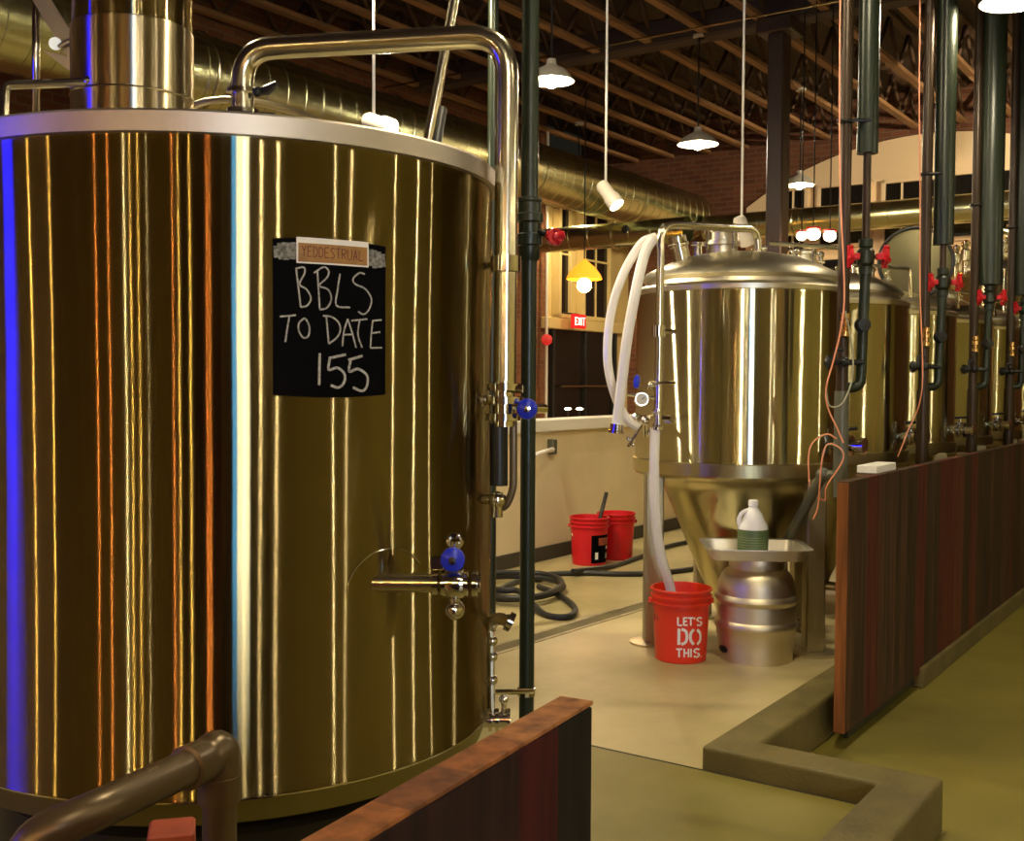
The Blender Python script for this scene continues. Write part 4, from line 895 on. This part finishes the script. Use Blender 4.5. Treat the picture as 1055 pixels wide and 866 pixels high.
def drop(px, Y, zs, label, thick=.034, sl=.048, wire=True, dx=.105):
    x, y = vline(px, 300, Y)
    t = thing('glycol_drop', (x, y, ZT), label, 'pipe', 'dark glycol pipe drops in front of the fermenters')
    X = x+dx
    low = .86 if px < 900 else .45
    MB().cyl((x, y, 1.38), (x, y, 5.39), thick*.9, n=20).build('supply_pipe', 'bronze_pipe', t)
    MB().cyl((x, y, low), (x, y, 1.38), thick*1.1, n=20).build('lower_pipe', 'lower_pipe' if px < 900 else 'bronze_pipe', t)
    MB().cyl((X, y, zs), (X, y, 5.39), sl, n=24).build('insulation_sleeve', 'dark_pipe', t)
    MB().tube([(X, y, zs+.02), (X, y, 2.08)], .019, 12).build('branch_pipe', 'bronze_pipe', t)
    v = MB().lathe((X, y, 2.03), [(.018, -.09), (.034, -.085), (.034, -.05), (.028, -.045), (.042, -.03), (.042, .03), (.028, .045), (.034, .05), (.034, .085), (.018, .09)], 20); v.tube([(X-.09, y-.02, 2.03), (X+.09, y-.02, 2.03)], .01, 8); v = v.build('tee_valve', 'dark_pipe', t)
    for s_ in (-1, 1):
        g = MB(); c = Vector((X+s_*.085, y-.03, 2.03))
        for k in range(4): a = PI/2*k+.4; g.tube([c, c+Vector((s_*.003, math.cos(a)*.04, math.sin(a)*.055))], [.013, .016], 8)
        g.lathe(c, [(0, -.01), (.045, -.008), (.045, .008), (0, .01)], 8, axis=(1, 0, 0)); g.box(c+Vector((-s_*.02, 0, 0)), (.05, .03, .03)); g.build('valve_handle', 'red_paint', t)
    MB().tube([(X, y, 1.95), (X-.015, y, 1.40), (x, y, 1.395)], .026, 14, .05).build('return_pipe', 'dark_pipe', t)
    g = MB(); g.tube([(x-.07, y-.02, 1.52), (X-.01, y-.02, 1.52)], .014, 10); g.sphere((x-.07, y-.03, 1.52), .03, n=12); g.sphere((x+.0, y-.03, 1.52), .026, n=12); g.tube([(x-.05, y-.05, 1.52), (x-.05, y-.05, 1.58), (x-.01, y-.05, 1.58)], .01, 8); g.lathe((x-.09, y-.03, 1.52), [(.02, 0), (.035, .005), (.035, .02), (.02, .025)], 14, axis=(1, 0, 0)); g.build('solenoid_valve', 'black_metal', t)
    g = MB(); g.lathe((x, y-.035, 1.70), [(.012, -.06), (.024, -.055), (.024, -.03), (.016, -.025), (.016, -.01), (.026, -.005), (.026, .02), (.016, .025), (.022, .03), (.022, .055), (.01, .06)], 14); g.build('brass_fitting', 'brass', t)
    g = MB(); g.sphere((X-.025, y-.03, 1.70), .035, n=14); g.lathe((X-.02, y-.06, 1.70), [(0, -.012), (.03, -.01), (.03, .01), (0, .012)], 16, axis=(0, -1, 0)); g.build('actuator', 'black_metal', t)
    g = MB(); g.torus((x, y, 2.68), thick+.004, .008); g.tube([(x-.05, y-.02, 2.68), (X, y-.05, 2.68)], .008, 6); g.build('pipe_clamp', 'black_metal', t)
    return x, y
drops = [(869, 5.45, 2.53, 'nearest glycol pipe pair, with short sleeved branch and salmon cable', .032, .05), (953, 6.8, 2.26, 'second glycol pipe pair, left of the open hatch edge', .034, .06), (1004, 7.95, 2.12, 'third glycol pipe pair, with the widest dark green sleeve', .034, .085), (1042, 9.1, 2.14, 'fourth glycol pipe pair, at the right edge of the picture', .036, .09)]
for d in drops: drop(*d)
# lower slanted pipe from first drop to the cone
g = MB(); x, y = vline(869, 300, 5.45)
lp = [Vector((x, y, .9)), Vector((x, y, .88)), atY(866, 490, 5.45), atY(848, 489, 5.50), atY(806, 566, 6.02), atY(795, 588, 6.12)]
o = thing('slanted_drain', lp[3], 'dark grey pipe sloping down from the nearest glycol pipe under the fermenter', 'pipe')
MB().tube([lp[2]+Vector((0, 0, .06)), lp[2], lp[3], lp[4], lp[5]], .026, 14, .04).build('tube', 'lower_pipe', o)
g = MB(); g.sphere(lp[3], .036); g.lathe(lp[2]+Vector((.0, 0, .0)), [(.03, -.03), (.036, -.028), (.036, .028), (.03, .03)], 18); g.build('elbow', 'lower_pipe', o)
def cable(pts, label, mt='salmon_wire', r=.004):
    P = spline(pts, 6); o = MB().tube(P, r, 6).build('sensor_cable', mt, loc=P[0]); tag(o, label, 'cable')
Yc = 5.36
cable([atY(866, -30, Yc), atY(865, 100, Yc), atY(866, 200, Yc), atY(870, 300, Yc), atY(866, 340, Yc), atY(859, 370, Yc), atY(851, 400, Yc), atY(853, 420, Yc), atY(862, 440, Yc), atY(869, 456, Yc)], 'salmon cable dangling down the nearest bronze pipe')
cable([atY(871, 320, Yc), atY(878, 360, Yc), atY(878, 390, Yc), atY(868, 415, Yc), atY(855, 418, Yc), atY(851, 402, Yc)], 'thin grey cable loop beside the nearest glycol pipe', 'grey_wire', .004)
cable([atY(834, 500, Yc), atY(833, 470, Yc), atY(838, 455, Yc), atY(852, 447, Yc), atY(862, 452, Yc)], 'salmon cable curving over the side valve of the nearest fermenter')
cable([atY(838, 535, Yc), atY(843, 520, Yc), atY(846, 480, Yc), atY(852, 458, Yc), atY(866, 462, Yc), atY(868, 475, Yc), atY(852, 500, Yc), atY(850, 515, Yc), atY(842, 512, Yc)], 'salmon cable looping below the side valve toward the leg')
cable([atY(948, -20, 6.7), atY(947, 100, 6.7), atY(948, 200, 6.7), atY(948, 300, 6.7), atY(950, 400, 6.7), atY(935, 445, 6.7), atY(925, 470, 6.7)], 'salmon cable running down the second bronze pipe')
# wall tap on partition
pw = atA(560, 466, 4.7)
wt = thing('wall_tap', atA(569, 462, 4.78), 'small white lever tap fixed to the low partition wall', 'tap')
MB().box(atA(569, 460, 4.77), (.06, .06, .12), ROOM.to_3x3()).build('back_plate', 'lower_pipe', wt)
MB().tube([atA(569, 463, 4.74), atA(553, 467, 4.5)], [.02, .012], 10).build('spout', 'white_cap', wt)
# two glowing ovals on stands imitate reflections in the entrance glass
for (px_, lb) in ((585, 'small lit oval lamp on the far counter, left one'), (597, 'small lit oval lamp on the far counter, right one')):
    p = atA(px_, 421, 8.0); o = thing('counter_lamp', (p.x, p.y, 0), lb, 'lamp'); MB().sphere(p, .05, .3).build('lamp_glass', 'globe_glow', o); MB().cyl(p-Vector((0, 0, .012)), Vector((p.x, p.y, 0)), .012).build('stand', 'black_metal', o)
# ------------------------------------------------------------------ foreground pipe and red valve
a0 = atY(45, 866, 1.62); a1 = atY(92, 838, 1.66); a2 = atY(212, 782, 1.95); a3 = Vector((atY(226, 800, 1.98).x, 1.98, a2.z-.0)); 
fp = thing('floor_pipe', (a3.x, a3.y, -.1), 'fat olive brown pipe with elbow in front of the kettle base', 'pipe')
a3 = Vector((a3.x, a3.y, a2.z+.012))
MB().tube([Vector((a0.x-.03, a0.y, 0)), Vector((a0.x-.03, a0.y, a0.z)), a1, a2, a3, Vector((a3.x, a3.y, 0))], .031, 20, .05).build('tube', 'copper_pipe', fp)
g = MB(); dq = (a2-a1).normalized(); g.lathe(a2-dq*.05, [(.031, -.012), (.038, -.01), (.038, .03), (.031, .032)], 24, axis=dq); g.lathe(a3-Vector((0, 0, .08)), [(.031, -.02), (.038, -.018), (.038, .03), (.031, .032)], 24); g.build('elbow_collar', 'copper_pipe', fp)
MB().tube([a2-dq*.03, a2, a3, a3-Vector((0, 0, .07))], .0365, 20, .05).build('elbow', 'copper_pipe', fp)
vc = atY(177, 852, 1.62)
rv = thing('floor_valve', (vc.x, vc.y, 0), 'rusty red valve with square operating nut at the bottom of the picture', 'valve')
MB().lathe((vc.x, vc.y, vc.z-.05), [(.07, -.7), (.05, -.66), (.045, -.2), (.07, -.15), (.075, -.12), (.075, -.05), (.07, -.02), (.05, .005), (.03, .015), (.0, .018)], 28).build('body', 'red_iron', rv)
MB().box((vc.x, vc.y, vc.z-.02), (.066, .066, .045), Matrix.Rotation(.25, 3, 'Z')).build('operating_nut', 'red_iron', rv)
g = MB(); 
for k in range(6): a = k*PI/3; g.cyl((vc.x+math.cos(a)*.062, vc.y+math.sin(a)*.062, vc.z-.19), (vc.x+math.cos(a)*.062, vc.y+math.sin(a)*.062, vc.z-.15), .009, n=8)
g.build('flange_bolt', 'black_metal', rv)
# ------------------------------------------------------------------ world + view
w = bpy.data.worlds.new('world'); sc.world = w; w.use_nodes = True
bg = w.node_tree.nodes['Background']; bg.inputs[0].default_value = (.01, .009, .006, 1); bg.inputs[1].default_value = 1
vs_ = sc.view_settings; vs_.view_transform = 'Standard'; vs_.look = 'None'; vs_.exposure = 0; vs_.gamma = 1; vs_.use_curve_mapping = False
sc.cycles.max_bounces = 8; sc.cycles.use_denoising = True; sc.cycles.sample_clamp_indirect = 6
bpy.context.view_layer.update()
